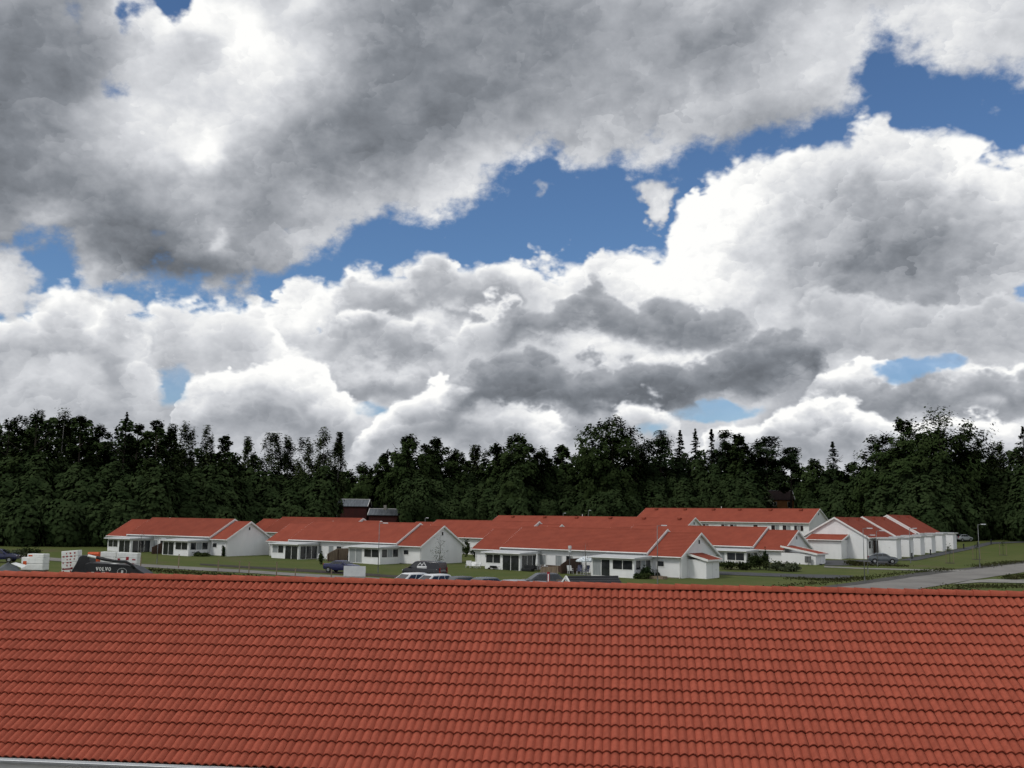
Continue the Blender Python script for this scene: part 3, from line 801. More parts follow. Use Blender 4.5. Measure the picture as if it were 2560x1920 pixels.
def row_house(label, loc, th, Lr, Lm, Ll, S, e, dm, right_glass=('curtain', 'glass'), left_glass=('glass', 'glass'), shed=None, rooms=True, gable_vent=True, wing_win=True):
    t = thing('row_house', label, 'house', loc, R(th), 'white row houses with red roofs')
    X0, X1, X2, X3 = -Lr - Lm - Ll, -Lr - Lm, -Lr, 0.0
    w = MB()
    wall_block(w, X0 + .35, X1, S, e, (True, False)); wall_block(w, X1, X2, S, e + dm, (True, True)); wall_block(w, X2, X3 - .35, S, e, (False, True))
    w.build('wall', M['wall'], t)
    roof_block(t, X0, X1 - .12, S, e, barge=(True, False)); roof_block(t, X1 - .12, X2 + .12, S, e + dm, barge=(True, True)); roof_block(t, X2 + .14, X3, S, e, barge=(False, True))
    MB().box(X0 - .01 + .35, X3 - .36, .48, .52, -.9, .12).build('plinth', M['concrete'], t)
    yw = .5
    if wing_win:
        window(t, 'y', X3 - 3.6, X3 - 2.7, 1.35, 1.95, yw, 1)
        window(t, 'y', X1 - 2.6, X1 - 1.2, .95, 2.05, yw, 2)
    m0 = X2 - 11.8
    for k, x in enumerate((m0, m0 - 1.7, m0 - 4.3, m0 - 6.2)):
        window(t, 'y', x - .55, x + .45, .85, 2.1, yw, 1, 'curtain' if k in (1, 2) else 'glass')
    window(t, 'y', X2 - 3.0, X2 - 1.2, 1.0, 2.1, yw, 2)
    downpipe(t, X3 - .5, e); downpipe(t, X2 - .35, e + dm); downpipe(t, (X1 + X2) / 2, e + dm); downpipe(t, X0 + .5, e)
    if gable_vent:
        MB().box(X3 - .352, X3 - .31, S / 2 - .13, S / 2 + .13, e + S / 2 * TAN - 1.3, e + S / 2 * TAN - .85).build('gable_vent', M['dark'], t)
    if rooms:
        sunroom(t, -10.5, -4.35, 3.5, [(.15, 2.75, 'd', 2, right_glass), (3.05, 5.95, 'w', 2, ('glass', 'glass'))], (.92, 3, ('glass', 'curtain', 'glass')), S)
        xl = X0 + 5.6
        sunroom(t, xl, xl + 6.0, 3.5, [(.15, 2.7, 'w', 2, left_glass), (3.0, 5.85, 'd', 2, ('glass', 'glass'))], (.12, 3, ('glass', 'glass', 'glass')), S)
    MB().tube([(X1 + 3.5, S * .58, e + S * .42 * TAN - .2), (X1 + 3.5, S * .58, e + S * .42 * TAN + .75)], .07, 8).ball((X1 + 3.5, S * .58, e + S * .42 * TAN + .8), (.13, .13, .09)).build('flue', M['trim'], t)
    if shed:
        u1, v0, v1, h0, h1 = shed                                   # reach, from, to, height at the wall, height outside
        ann = MB()
        ann.prism([(v0, -.9), (v1, -.9), (v1, h0), (v0, h0)], -.349, u1)
        ann.build('annexe_wall', M['wall'], t)
        rf = MB(); n = 7
        for k in range(n):
            a0, a1 = u1 + .35 - (u1 + .68) * k / n, u1 + .35 - (u1 + .68) * (k + 1) / n
            za, zb = h0 + (h1 - h0) * k / n, h0 + (h1 - h0) * (k + 1) / n
            rf.face([(a0, v0 - .25, za + .03), (a0, v1 + .25, za + .03), (a1, v1 + .25, zb), (a1, v0 - .25, zb)])
            rf.face([(a0, v0 - .25, za), (a0, v1 + .25, za), (a0, v1 + .25, za + .03), (a0, v0 - .25, za + .03)])
        r = rf.build('annexe_roof', M['far_roof'], t)
        for vv in ((v0 - .29, v0 - .23), (v1 + .23, v1 + .29)):
            q = MB(); i = len(q.v)
            q.v += [(u1 + .37, y, z) for y in vv for z in (h0 - .2, h0 + .07)] + [(-.345, y, z) for y in vv for z in (h1 - .2, h1 + .05)]
            q.f += [(0, 1, 3, 2), (4, 6, 7, 5), (0, 4, 5, 1), (2, 3, 7, 6), (0, 2, 6, 4), (1, 5, 7, 3)]
            q.build('bargeboard', M['trim'], r)
        MB().box(u1 + .30, u1 + .36, v0 - .22, v1 + .22, h0 - .18, h0 + .03).build('fascia', M['trim'], r)
        dr = MB().box(u1 + .004, u1 + .035, (v0 + v1) / 2 - .1, (v0 + v1) / 2 + .85, .02, 2.0).build('door', M['wall'], t)
        MB().box(u1 + .036, u1 + .06, (v0 + v1) / 2 + .7, (v0 + v1) / 2 + .78, 1.0, 1.06).build('handle', M['dark'], dr)
    return t

def long_house(label, loc, th, L, S, e, vents, ww, gable_side=True):
    t = thing('long_house', label, 'house', loc, R(th), 'long red roofed houses at the back')
    w = MB(); wall_block(w, -L + .35, -.35, S, e, (True, True)); w.build('wall', M['wall'], t)
    r = roof_block(t, -L, 0, S, e)
    rz = e + S / 2 * TAN
    for f in vents:
        x = -L * f; y = S / 2 - .75; z = rz - .75 * TAN
        v = MB().box(x - .35, x + .35, y - .3, y + .3, z + .12, z + .42)
        v.box(x - .3, x + .3, y - .22, y + .4, z - .1, z + .119)
        v.build('roof_vent', M['far_roof'], r)
    for x, wd, n in ww:
        window(t, 'y', -x - wd, -x, .95, 2.05, .5, n, ('glass', 'curtain'))
    MB().tube([(-L * .55, S * .62, rz - 1.0), (-L * .55, S * .62, rz + .5)], .07, 8).build('flue', M['trim'], t)
    MB().box(-.352, -.31, S / 2 - .13, S / 2 + .13, rz - 1.3, rz - .85).build('gable_vent', M['dark'], t)
    return t

hC = row_house('front white row house with the silvery parasol on its terrace', (20.29, 118.78, .12), -39.4, 4.85, 23.0, 5.38, 9.83, 2.53, .36, shed=(2.1, 2.1, 5.3, 2.25, 2.95))
hB = row_house('white row house behind the black van, young tree at its gable', (-12.31, 138.93, .37), -36.5, 4.7, 22.4, 5.4, 9.94, 2.51, .33, right_glass=('curtain', 'curtain'), left_glass=('curtain', 'glass'))
hA = row_house('leftmost white row house, nearest the dark forest edge', (-43.29, 153.38, .55), -33.4, 3.9, 20.4, 5.7, 9.6, 2.56, .35, right_glass=('glass', 'glass'))
hD = row_house('white row house with shrubs and a meter box along its wall', (40.13, 147.05, .25), -40.9, 5.1, 24.4, 5.0, 10.1, 2.50, .42, right_glass=('curtain', 'curtain'), shed=(4.9, -.2, 3.1, 2.2, 3.2))
hE = row_house('white row house half hidden behind the front house with the parasol', (5.24, 160.81, .51), -40.2, 4.87, 23.8, 5.5, 10.2, 2.54, .45)
hG = row_house('white row house seen only as a red roof in front of the barn', (-26.35, 175.79, .67), -39.7, 4.88, 23.4, 6.2, 10.1, 2.54, .43, rooms=False)
long_house('long low house with roof vents, only its red roof in view', (32.48, 190.37, 1.99), -43.0, 52.9, 10.1, 2.55, (.06, .22, .38, .55, .72, .90), ((6, 1.6, 2), (14, 1.6, 2)))
long_house('hindmost long house, its red roof the highest of all', (61.64, 206.3, 4.05), -41.9, 43.9, 10.4, 2.62, (.09, .25, .42, .57, .74, .92), ((1.6, 2.0, 3), (4.4, 1.8, 2), (7.0, 1.8, 2), (12, 1.0, 1), (17, 1.6, 2), (19.2, 1.6, 2), (24, 1.6, 2)))

def stepped_house():
    S, e = 10.75, 2.55
    t = thing('stepped_house', 'white house stepping back in three red roofs at the right', 'house', (46.73, 160.75, 2.09), R(-38.17))
    # its long axis runs away from the lane: local y
    segs = [(0, 12.32, 0.0, 0.0), (12.32, 24.48, .21, .20), (24.48, 38.08, .45, .60)]
    for k, (v0, v1, sx, dz) in enumerate(segs):
        sub = bpy.data.objects.new('house_section', None); COL.objects.link(sub); sub.parent = t
        msub = Matrix.Translation((sx, v0, dz)) @ Matrix.Rotation(R(90), 4, 'Z') @ Matrix.Translation((0, -S, 0))
        L = v1 - v0
        w = MB(); wall_block(w, .35 if k == 0 else .02, L, S, e, (True, True)); w.build('wall', M['wall'], sub)
        roof_block(sub, 0, L + .02, S, e, barge=(True, False), plain_left=False)
        for f in (.3, .7):
            x = L * f; rz = e + S / 2 * TAN
            MB().box(x - .2, x + .2, S / 2 - .9, S / 2 - .55, rz - .55, rz - .1).build('roof_vent', M['far_roof'], sub)
        window(sub, 'y', 1.1, 2.0, .9, 2.0, .5, 1); window(sub, 'y', 2.4, 2.9, .9, 2.0, .5, 1)
        dd = MB().box(4.0, 5.0, .44, .498, .02, 2.05).build('door', M['dark'], sub)
        MB().box(4.85, 4.9, .41, .439, .95, 1.1).build('handle', M['steel'], dd)
        MB().box(3.3, 3.9, .46, .499, .02, 2.1).box(5.1, 5.7, .46, .499, .02, 2.1).build('entrance_panel', M['wood'], sub)
        downpipe(sub, .6, e)
        for ch in list(sub.children):
            ch.parent = t; ch.matrix_basis = msub
        bpy.data.objects.remove(sub)
    # lean-to on the gable towards the camera
    a = MB().box(1.9, 7.2, -2.3, .349, -.9, 2.15); a.build('annexe_wall', M['wall'], t)
    rf = MB(); n = 6
    for k in range(n):
        ya, yb = -2.65 + 2.98 * k / n, -2.65 + 2.98 * (k + 1) / n; za, zb = 2.15 + .85 * k / n, 2.15 + .85 * (k + 1) / n
        rf.face([(1.55, ya, za + .03), (7.55, ya, za + .03), (7.55, yb, zb), (1.55, yb, zb)]); rf.face([(1.55, ya, za), (7.55, ya, za), (7.55, ya, za + .03), (1.55, ya, za + .03)])
    r = rf.build('annexe_roof', M['far_roof'], t)
    for xx in (1.5, 7.52):
        MB().prism([(-2.68, 1.95), (-2.68, 2.22), (.34, 3.07), (.34, 2.8)], xx, xx + .06).build('bargeboard', M['trim'], r)
    MB().tube([(1.6, -2.72, 2.1), (7.5, -2.72, 2.1)], .06, 8).build('gutter', M['trim'], r)
    return t
stepped = stepped_house()

# ------------------------------------------------------------------ sheds, barn, cottage
def box_shed(loc, rz, label):
    t = thing('storage_shed', label, 'shed', loc, rz, 'flat roofed sheds beside the stepped house')
    MB().box(-2.75, 0, 0, 2.35, -.9, 2.38).build('wall', M['wall'], t)
    MB().box(-3.0, .25, -.25, 2.6, 2.382, 2.56).build('roof', M['trim'], t)
    MB().box(-3.04, .29, -.29, 2.64, 2.50, 2.59).build('roof_edging', M['gutter'], t)
    d = MB().box(-1.9, -1.0, -.03, -.004, .03, 2.0).build('door', M['wall'], t)
    MB().box(-1.12, -1.06, -.06, -.031, 1.0, 1.05).build('handle', M['dark'], d)

def proj(p):
    q = Vector(p) - Vector((0, 0, CAMZ)); d = q.dot(_f0)
    return 1280 + FPX * q.dot(_r) / d, 960 - FPX * q.dot(_u) / d

def place_sheds():
    th = R(-38.17); u = Vector((math.cos(th), math.sin(th), 0)); v = Vector((-math.sin(th), math.cos(th), 0)); O = Vector((46.73, 160.75, 2.09))
    names = ('foremost flat roofed white shed, just behind the parked grey hatchback', 'second flat roofed white shed counting back from the grey hatchback', 'third flat roofed white shed, beside the middle red roof',
             'fourth flat roofed white shed, at the end of the middle red roof', 'fifth flat roofed white shed, in front of the last red roof', 'last and farthest flat roofed white shed, nearest the far car')
    dzs = (0.05, .12, .3, .38, .62, .68)
    for k, x in enumerate((2242, 2273.5, 2302, 2330, 2357, 2384)):
        lo, hi = -5.0, 70.0
        for _ in range(40):
            m = (lo + hi) / 2
            if proj(O + u * 14.0 + v * m)[0] < x: lo = m
            else: hi = m
        box_shed(O + u * 14.0 + v * lo + Vector((0, 0, dzs[k])), th, names[k])
place_sheds()

def gable_shed(name, label, cat, loc, rz, L, S, e, slope, wallm, roofm, trims=True, chimney=None):
    t = thing(name, label, cat, loc, rz)
    tn = math.tan(R(slope)); rz_ = e + S / 2 * tn
    MB().prism([(.3, -1.5), (S - .3, -1.5), (S - .3, e), (S / 2, rz_ - .1), (.3, e)], -L + .3, -.3).build('wall', M[wallm], t)
    rf = MB()
    for sd in (0, 1):
        y0 = 0 if sd == 0 else S
        rf.face([(-L, y0, e), (0, y0, e), (0, S / 2, rz_), (-L, S / 2, rz_)]); rf.face([(-L, y0, e - .12), (0, y0, e - .12), (0, S / 2, rz_ - .12), (-L, S / 2, rz_ - .12)])
    n = int(L / .6)
    for k in range(n + 1):
        x = -L + L * k / n
        rf.bar((x, .0, e + .02), (x, S / 2, rz_ + .02), .05, .05)
    r = rf.build('roof', M[roofm], t)
    if trims:
        for x in (-L - .03, .03):
            for sd in (0, 1):
                MB().bar((x, 0 if sd == 0 else S, e), (x, S / 2, rz_), .12, .22).build('bargeboard', M['trim'], r)
        MB().box(-L, 0, S / 2 - .1, S / 2 + .1, rz_, rz_ + .1).build('ridge_cap', M['trim'], r)
    if chimney:
        MB().box(chimney - .35, chimney + .35, S / 2 - .4, S / 2 + .3, rz_ - .4, rz_ + .95).build('chimney', M['concrete'], r)
    return t

p = on_y(918, 1300, 262)
gable_shed('barn', 'dark red barn with a bright tin roof at the forest edge', 'barn', (p.x, 262, 4.4), R(-2), 8.4, 6.4, 5.0, 30, 'barnred', 'tin')
p = on_y(1010, 1300, 256)
b2 = gable_shed('barn_annexe', 'lower dark red shed with tin roof, right of the taller barn', 'shed', (p.x, 256, 4.2), R(-2), 9.4, 6.0, 3.0, 28, 'barnred', 'tin', chimney=-5.4)
p = on_y(1978, 1280, 282)
ct = gable_shed('cottage', 'ochre cottage with dark roof and chimney among the trees', 'house', (p.x + 1.2, 282, 8.2), R(-3), 8.6, 7.0, 4.7, 38, 'ochre', 'brownroof', chimney=-2.2)
for x in (-6.9, -5.9, -2.0):
    window(ct, 'y', x, x + .75, 2.6, 4.1, .3, 1)

# ------------------------------------------------------------------ cars
def car(label, style, paintm, pxx, D, heading, group=None, loc=None, extra=None):
    P = {'hatch': (4.1, .87, 1.46, .30, (-2.05, -1.95, -1.0, .35, 1.05, 2.05), (.95, .98)),
         'suv': (4.6, .93, 1.68, .36, (-2.3, -2.2, -1.6, .35, 1.2, 2.3), (1.08, 1.05)),
         'wagon': (4.7, .90, 1.50, .30, (-2.35, -2.2, -1.5, .25, 1.1, 2.35), (.98, .98)),
         'sedan': (4.5, .88, 1.42, .28, (-2.25, -1.45, -.75, .35, 1.1, 2.25), (.95, 1.0)),
         'van': (5.1, .96, 1.94, .34, (-2.55, -2.52, -2.4, .85, 1.75, 2.55), (1.15, 1.15))}[style]
    L, w, H, zb, (x0, xr0, xr1, xf1, xf0, x1), (hood, belt) = P
    if loc is None:
        q = on_y(pxx, 1400, D); loc = (q.x, D, G(q.x, D) + .07)
    t = thing('parked_' + ('van' if style == 'van' else 'car'), label, 'van' if style == 'van' else 'car', loc, R(heading), group)
    # lower body: rings from tail to nose
    st = [(x0, .45, .84, .86), (x0 + .12, .36, .96, belt), (xr0 + .3, zb, 1.0, belt), (0, zb - .03, 1.0, belt), (xf0 - .1, zb, 1.0, belt * .99), (xf0 + .25, zb, .99, hood), (x1 - .35, zb, .95, hood - .08), (x1 - .06, .36, .84, hood - .22), (x1, .44, .74, hood - .34)]
    b = MB(); rings = []
    for x, z0, k, z1 in st:
        ww = w * k; zm = z0 + (z1 - z0) * .55; i = len(b.v)
        b.v += [(x, -ww * .90, z0), (x, -ww, z0 + .18), (x, -ww, zm), (x, -ww * .955, z1), (x, -ww * .7, z1 + .025), (x, 0, z1 + .04), (x, ww * .7, z1 + .025), (x, ww * .955, z1), (x, ww, zm), (x, ww, z0 + .18), (x, ww * .90, z0)]
        rings.append(i)
    for r0, r1 in zip(rings, rings[1:]):
        for k in range(11): b.f.append((r0 + k, r1 + k, r1 + (k + 1) % 11, r0 + (k + 1) % 11))
    b.f.append(tuple(rings[0] + k for k in range(11))); b.f.append(tuple(rings[-1] + k for k in reversed(range(11))))
    # cabin shell: base on the belt line, crowned roof
    wb, wt = w * .93, w * .76
    zb0, zt = belt - .02, H
    i = len(b.v)
    b.v += [(xr0, -wb, zb0), (xf0, -wb, zb0), (xf0, wb, zb0), (xr0, wb, zb0), (xr1, -wt, zt - .07), (xf1, -wt, zt - .07), (xf1, wt, zt - .07), (xr1, wt, zt - .07),
            (xr1 + .18, -wt * .75, zt), (xf1 - .2, -wt * .75, zt), (xf1 - .2, wt * .75, zt), (xr1 + .18, wt * .75, zt)]
    b.f += [tuple(i + k for k in q) for q in ((0, 1, 5, 4), (1, 2, 6, 5), (2, 3, 7, 6), (3, 0, 4, 7), (4, 5, 9, 8), (5, 6, 10, 9), (6, 7, 11, 10), (7, 4, 8, 11), (8, 9, 10, 11))]
    body = b.build('body', M[paintm], t, bevel=.035)
    for pz in body.data.polygons: pz.use_smooth = True
    body.data.set_sharp_from_angle(angle=R(38))
    A, Bq, Cq, Dq = (Vector(b.v[i + k]) for k in range(4)); E_, F_, G_, H_ = (Vector(b.v[i + k]) for k in range(4, 8))
    def pane(q0, q1, q2, q3, name, s0=.08, s1=.92, t0=.10, t1=.90, m='carglass'):
        nrm = (q1 - q0).cross(q3 - q0).normalized()
        def at(s, t_): return q0.lerp(q1, s).lerp(q3.lerp(q2, s), t_)
        c = (q0 + q1 + q2 + q3) / 4
        if nrm.dot(c - Vector((0, 0, c.z))) < 0: nrm = -nrm
        pts = [at(s0, t0), at(s1, t0), at(s1, t1), at(s0, t1)]
        MB().face([p + nrm * .022 for p in pts]).build(name, M[m], t)
    pane(Bq, Cq, G_, F_, 'windscreen'); 
    if style != 'van': pane(Dq, A, E_, H_, 'rear_window')
    for q in ((A, Bq, F_, E_), (Dq, Cq, G_, H_)):
        if style == 'van':
            pane(*q, 'side_window', .72, .93, .12, .86)
        else:
            pane(*q, 'side_window', .10, .34, .12, .86); pane(*q, 'side_window', .37, .62, .12, .86); pane(*q, 'side_window', .65, .92, .12, .86)
    for sx in (x1 - .85, x0 + .85):
        for sy in (-1, 1):
            r = .33 if style in ('suv', 'van') else .31
            ty = MB().tube([(sx, sy * (w - .20), r), (sx, sy * (w + .012), r)], r, 16).build('wheel', M['rubber'], t)
            MB().tube([(sx, sy * (w + .013), r), (sx, sy * (w + .022), r)], r * .62, 10).build('rim', M['rim'], ty)
            MB().tube([(sx, sy * (w - .06), r + .03), (sx, sy * (w + .005), r + .03)], r + .06, 16).build('wheel_arch', M['dark'], t)
    for sy in (-1, 1):
        MB().box(x1 - .16, x1 - .02, sy * w * .62 - .16, sy * w * .62 + .16, hood - .31, hood - .18).build('headlight', M['lamp_clear'], t)
        MB().box(x0 - .015, x0 + .10, sy * w * .74 - .08, sy * w * .74 + .08, .74, 1.02 if style != 'van' else 1.3).build('taillight', M['lamp_red'], t)
    for sy in (-1, 1):
        MB().box(xf0 - .5, xf0 - .34, sy * (w + .10) - .09, sy * (w + .10) + .09, belt, belt + .14).build('mirror', M[paintm], t)
    if extra: extra(t, P)
    return t

def van_logo(t, P):
    w = P[1]; y = w * .93 + .0                                     # on the left side, upper panel leans in
    def pt(x, z):
        k = (z - 1.13) / (1.87 - 1.13); yy = (w * .93) * (1 - k) + (w * .76) * k + .03
        return (x, yy, z)
    m = MB()
    for c, h in ((.05, .34), (-.45, .40)):
        for s in (-1, 1):
            a, b = (c + s * .33, 1.47), (c, 1.47 + h)
            n = .05
            m.face([pt(a[0], a[1]), pt(a[0] - s * n * 2, a[1]), pt(b[0] - s * 0, b[1] - n * 1.6), pt(b[0], b[1])])
    m.face([pt(.42, 1.30), pt(-.88, 1.30), pt(-.88, 1.42), pt(.42, 1.42)])
    m.face([pt(.42, 1.20), pt(-.88, 1.20), pt(-.88, 1.26), pt(.42, 1.26)])
    m.build('mountain_logo', M['p_white'], t)

CARS = 'cars parked in a row behind the ridge'
car('dark blue sedan beside the pale board on the lane', 'sedan', 'p_blue', 856, 121, -24)
car('black panel van with a white twin mountain logo', 'van', 'p_black', 1062, 112.5, 150, extra=van_logo)
car('leftmost white car of the row behind the near ridge', 'suv', 'p_white', 1024, 95.0, 222, CARS)
car('second white car from the left behind the near ridge', 'suv', 'p_white', 1080, 93.5, 222, CARS)
car('dark grey car right of the two white cars', 'wagon', 'p_grey', 1140, 93.5, 222, CARS)
car('grey car with silvery roof rails left of the gap before the dark pickup', 'wagon', 'p_mid', 1202, 92.5, 222, CARS)
car('silver car barely showing over the ridge, left of the dark estate', 'wagon', 'p_silver', 1272, 89.5, 222, CARS)
car('pale silver car low behind the ridge, in front of the dark estate', 'hatch', 'p_silver', 1338, 88.5, 222, CARS)
car('dark estate car parked behind the row, by the red sign', 'suv', 'p_grey', 1352, 97.5, 195)
car('dark red car with a rack on its roof, by the black roof', 'wagon', 'p_red', 1408, 88.5, 205)
car('white car roof showing over the ridge at the left', 'wagon', 'p_white', 396, 90.5, 72)
pg = ground_at(2207, 1409)
car('dark grey hatchback parked in front of the stepped house', 'hatch', 'p_mid', 0, 0, -12, loc=(pg.x, pg.y, pg.z + .06))
pg = ground_at(2408, 1354)
car('far grey car beside the last shed, under the forest', 'hatch', 'p_silver', 0, 0, 25, loc=(pg.x, pg.y, pg.z + .03))
car('dark blue car at the far left edge by the bush', 'suv', 'p_blue', -2, 131, 10)

# ------------------------------------------------------------------ lamp posts, bollards, posts
def lamp_post(base, top_px, label, arm=.55, head=.5):
    b = Vector(base); lo, hi = .5, 12.0
    for _ in range(40):
        m = (lo + hi) / 2
        if proj(b + Vector((0, 0, m)))[1] > top_px: lo = m
        else: hi = m
    h = lo
    t = thing('lamp_post', label, 'lamp post', b, 0, 'street lamps')
    MB().tube([(0, 0, -.3), (0, 0, h * .5), (0, 0, h)], [.05, .042, .034], 8).build('pole', M['steel'], t, True)
    MB().tube([(0, 0, -.2), (0, 0, .7)], .07, 8).build('base', M['steel'], t)
    MB().tube([(0, 0, h - .06), (arm, 0, h + .03)], .035, 6).build('arm', M['steel'], t)
    hd = MB().prism([(-.11, h - .02), (.11, h - .02), (.09, h + .08), (-.09, h + .08)], arm - .12, arm + head).build('lamp_head', M['gutter'], t)
    MB().box(arm, arm + head - .06, -.08, .08, h - .035, h - .022).build('lens', M['lamp_clear'], hd)
for (bx, by), ty, lb in (((2162, 1458), 1321, 'tallest street lamp at the road edge, right of the shrubbed house'), ((2170, 1435), 1338, 'thin street lamp just behind the tall roadside lamp'),
                         ((2194, 1415.7), 1327, 'street lamp standing in front of the grey hatchback'), ((2276.8, 1408), 1321, 'street lamp in front of the middle flat roofed sheds'),
                         ((2450, 1422), 1311, 'street lamp alone at the right, beside the gravel road'), ((1644, 1461), 1314, 'street lamp in front of the front house gable wing'),
                         ((945, 1432), 1308, 'street lamp right of the pale board, before the curtained sunroom'), ((392, 1409), 1346, 'short lamp post in front of the leftmost house')):
    lamp_post(ground_at(bx, by), ty, lb)
for x, ty, D, lb in ((299, 1298, 186, 'lamp top beyond the left end of the leftmost house'), (393, 1290, 192, 'lamp top over the ridge of the leftmost house'), (1063, 1295, 186, 'lamp top between the barn and the half hidden house'),
                     (1408, 1283, 240, 'left one of two lamp tops over the vented roof'), (1471, 1276, 246, 'right one of two lamp tops over the vented roof'), (2316, 1293, 205, 'lamp top at the right end of the stepped roofs')):
    q = on_y(x, ty, D); lamp_post((q.x, D, G(q.x, D)), ty, lb, .3, .35)

for k, (x, y) in enumerate(((2280, 1398), (2326.7, 1388.3), (2370, 1380), (2409.6, 1372.5), (2445, 1367.5), (2478, 1361))):
    b = ground_at(x, y); nm = ('first', 'second', 'third', 'fourth', 'fifth', 'sixth')[k]
    t = thing('bollard', nm + ' dark bollard light along the path, counted from the sheds outward', 'bollard', b, 0, 'dark bollards along the path')
    MB().tube([(0, 0, -.1), (0, 0, .82)], .11, 10).build('post', M['dark'], t); MB().tube([(0, 0, .82), (0, 0, .92), (0, 0, .96)], [.13, .13, .06], 10).build('cap', M['dark'], t)

def fence_post(base, h, label):
    tag(MB().box(-.05, .05, -.05, .05, -.2, h).box(-.065, .065, -.065, .065, h, h + .04).build('fence_post', M['wood_light']), label, 'post', 'thin posts along the lane').location = base
fp = [((351, 1424), 1.5, 'post before the printed pack, under the leftmost house'), ((446, 1421), 1.7, 'post under the sunroom doors of the leftmost house'), ((545, 1428), 1.3, 'post below the wing of the leftmost house'), ((598, 1432), 1.3, 'post left of the gap between the two left houses'),
      ((622, 1434), 1.3, 'post below the gap between the two left houses'), ((691, 1440), 1.5, 'post standing over the ridge under the left sunroom'), ((738, 1441), .9, 'low post near the ridge, left of the blue sedan'), ((828, 1444), .9, 'low dark post in front of the blue sedan wheel')]
for (x, y), h, lb in fp: fence_post(ground_at(x, y), h, lb)

# young staked trees on the lawn
def staked(base, label, h=1.9):
    t = thing('sapling', label, 'sapling', base, 0, 'staked saplings on the right lawn')
    for dx in (-.55, .55): MB().tube([(dx, 0, -.2), (dx, 0, h)], .035, 6).build('stake', M['wood_light'], t)
    MB().tube([(0, 0, 0), (.03, 0, h * 1.1), (0, .05, h * 1.35)], [.03, .02, .008], 6).build('stem', M['bark'], t)
    MB().tube([(0, 0, .0), (0, 0, .07)], [.75, .5], 10).build('soil_ring', M['soil'], t)
    n = 70; P = np.stack([NPR.normal(0, .22, n), NPR.normal(0, .22, n), h * 1.1 + NPR.normal(0, .28, n)], 1)
    put('crown', leaf_mesh('crown', P, None, .07), M['leaf_b'], t)
for (x, y), lb in (((2375, 1408), 'nearest staked sapling on the right lawn, left of the roadside lamp'), ((2442, 1399), 'staked sapling right behind the lone roadside lamp'), ((2508, 1388), 'farthest staked sapling at the right on the lawn')):
    staked(ground_at(x, y), lb)

# pale board and small black tiled roof
pb = ground_at(886, 1444)
t = thing('pale_board', 'pale grey board standing in front of the blue sedan', 'board', pb, R(-4))
MB().box(-1.25, 1.25, -.03, .03, .12, 1.28).build('panel', M['canopy'], t, bevel=.008)
for x in (-1.0, 1.0): MB().box(x - .05, x + .05, .031, .09, -.1, 1.1).build('leg', M['steel'], t)

def bin_store():
    D = 76; q = on_y(1434, 1446, D); r = on_y(1562, 1445, D - 1.2)
    L = 3.95; t = thing('bin_store', 'small shelter with black tiled roof and white gable truss', 'shelter', (q.x, D - .6, 0.0), R(17))
    e, S, h = 1.95, 2.6, 2.62
    rf = bpy.data.objects.new('roof', None); COL.objects.link(rf); rf.parent = t
    sl = math.atan2(h - e, S / 2); nl = math.hypot(S / 2, h - e)
    wv = MB(); NSG = 6
    for k in range(NSG):
        for a, b in ((0, 1),):
            x0, x1 = .3 * k / NSG, .3 * (k + 1) / NSG
            za, zb = .03 * math.sin(math.pi * ((k * 2 / NSG) % 1)) , .03 * math.sin(math.pi * (((k + 1) * 2 / NSG) % 1))
            wv.face([(x0, 0, za + .03), (x1, 0, zb + .03), (x1, .4, zb), (x0, .4, za)]); wv.face([(x0, 0, za), (x1, 0, zb), (x1, 0, zb + .03), (x0, 0, za + .03)])
    me = wv.mesh('roof_tile'); me.materials.append(M['black_tile'])
    for sd in (0, 1):
        for row in range(4):
            for c in range(14):
                o = bpy.data.objects.new('roof_tile', me); COL.objects.link(o); o.parent = rf
                m = Matrix.Translation((.3 * c - .1 if sd == 0 else .3 * c + .2, 0 if sd == 0 else S, e)) @ (Matrix.Rotation(math.pi, 4, 'Z') if sd else Matrix.Identity(4)) @ Matrix.Rotation(sl, 4, 'X') @ Matrix.Translation((0, row * nl / 4, 0))
                o.matrix_basis = m
    MB().tube([(-.1, S / 2, h + .02), (L + .15, S / 2, h + .02)], .09, 8).build('ridge_cap', M['black_tile'], rf)
    tr = MB()
    for x in (-.16, ):
        tr.bar((x, -.05, e - .02), (x, S / 2, h + .06), .08, .16); tr.bar((x, S + .05, e - .02), (x, S / 2, h + .06), .08, .16); tr.bar((x, .0, e + .0), (x, S, e + .0), .08, .14); tr.bar((x, S / 2, e), (x, S / 2, h), .08, .12)
    tr.build('truss', M['trim'], t)
    for x in (.05, L - .1):
        for y in (.15, S - .15): MB().box(x - .06, x + .06, y - .06, y + .06, -.2, e + .02).build('post', M['trim'], t)
    w = MB()
    w.box(0, L, S - .2, S - .12, .1, 1.5); w.build('back_wall', M['wood'], t)
bin_store()
q = on_y(1371, 1440, 95)
t = thing('red_sign', 'narrow red sign standing beside the dark estate car', 'sign', (q.x, 95, G(q.x, 95)), R(-20))
MB().box(-.13, .13, -.02, .02, .9, 2.0).build('panel', M['redprint'], t); MB().box(-.03, .03, .021, .06, -.1, 1.9).build('post', M['steel'], t)
MB().box(-.06, .06, -.026, -.021, 1.1, 1.8).build('lettering', M['trim'], t)

# roof rack of the red car lies on the car: ladder of pale timber
q = on_y(1412, 1440, 88.5)
t = thing('ladder', 'pale ladder lying on the roof of the dark red car', 'ladder', (q.x, 88.5, G(q.x, 88.5) + 1.64), R(-8))
for y in (-.2, .2): MB().bar((-.75, y, 0), (.75, y, .06), .06).build('rail', M['wood_light'], t)
for k in range(5): MB().bar((-.6 + .3 * k, -.2, .02), (-.6 + .3 * k, .2, .02), .04).build('rung', M['wood_light'], t)

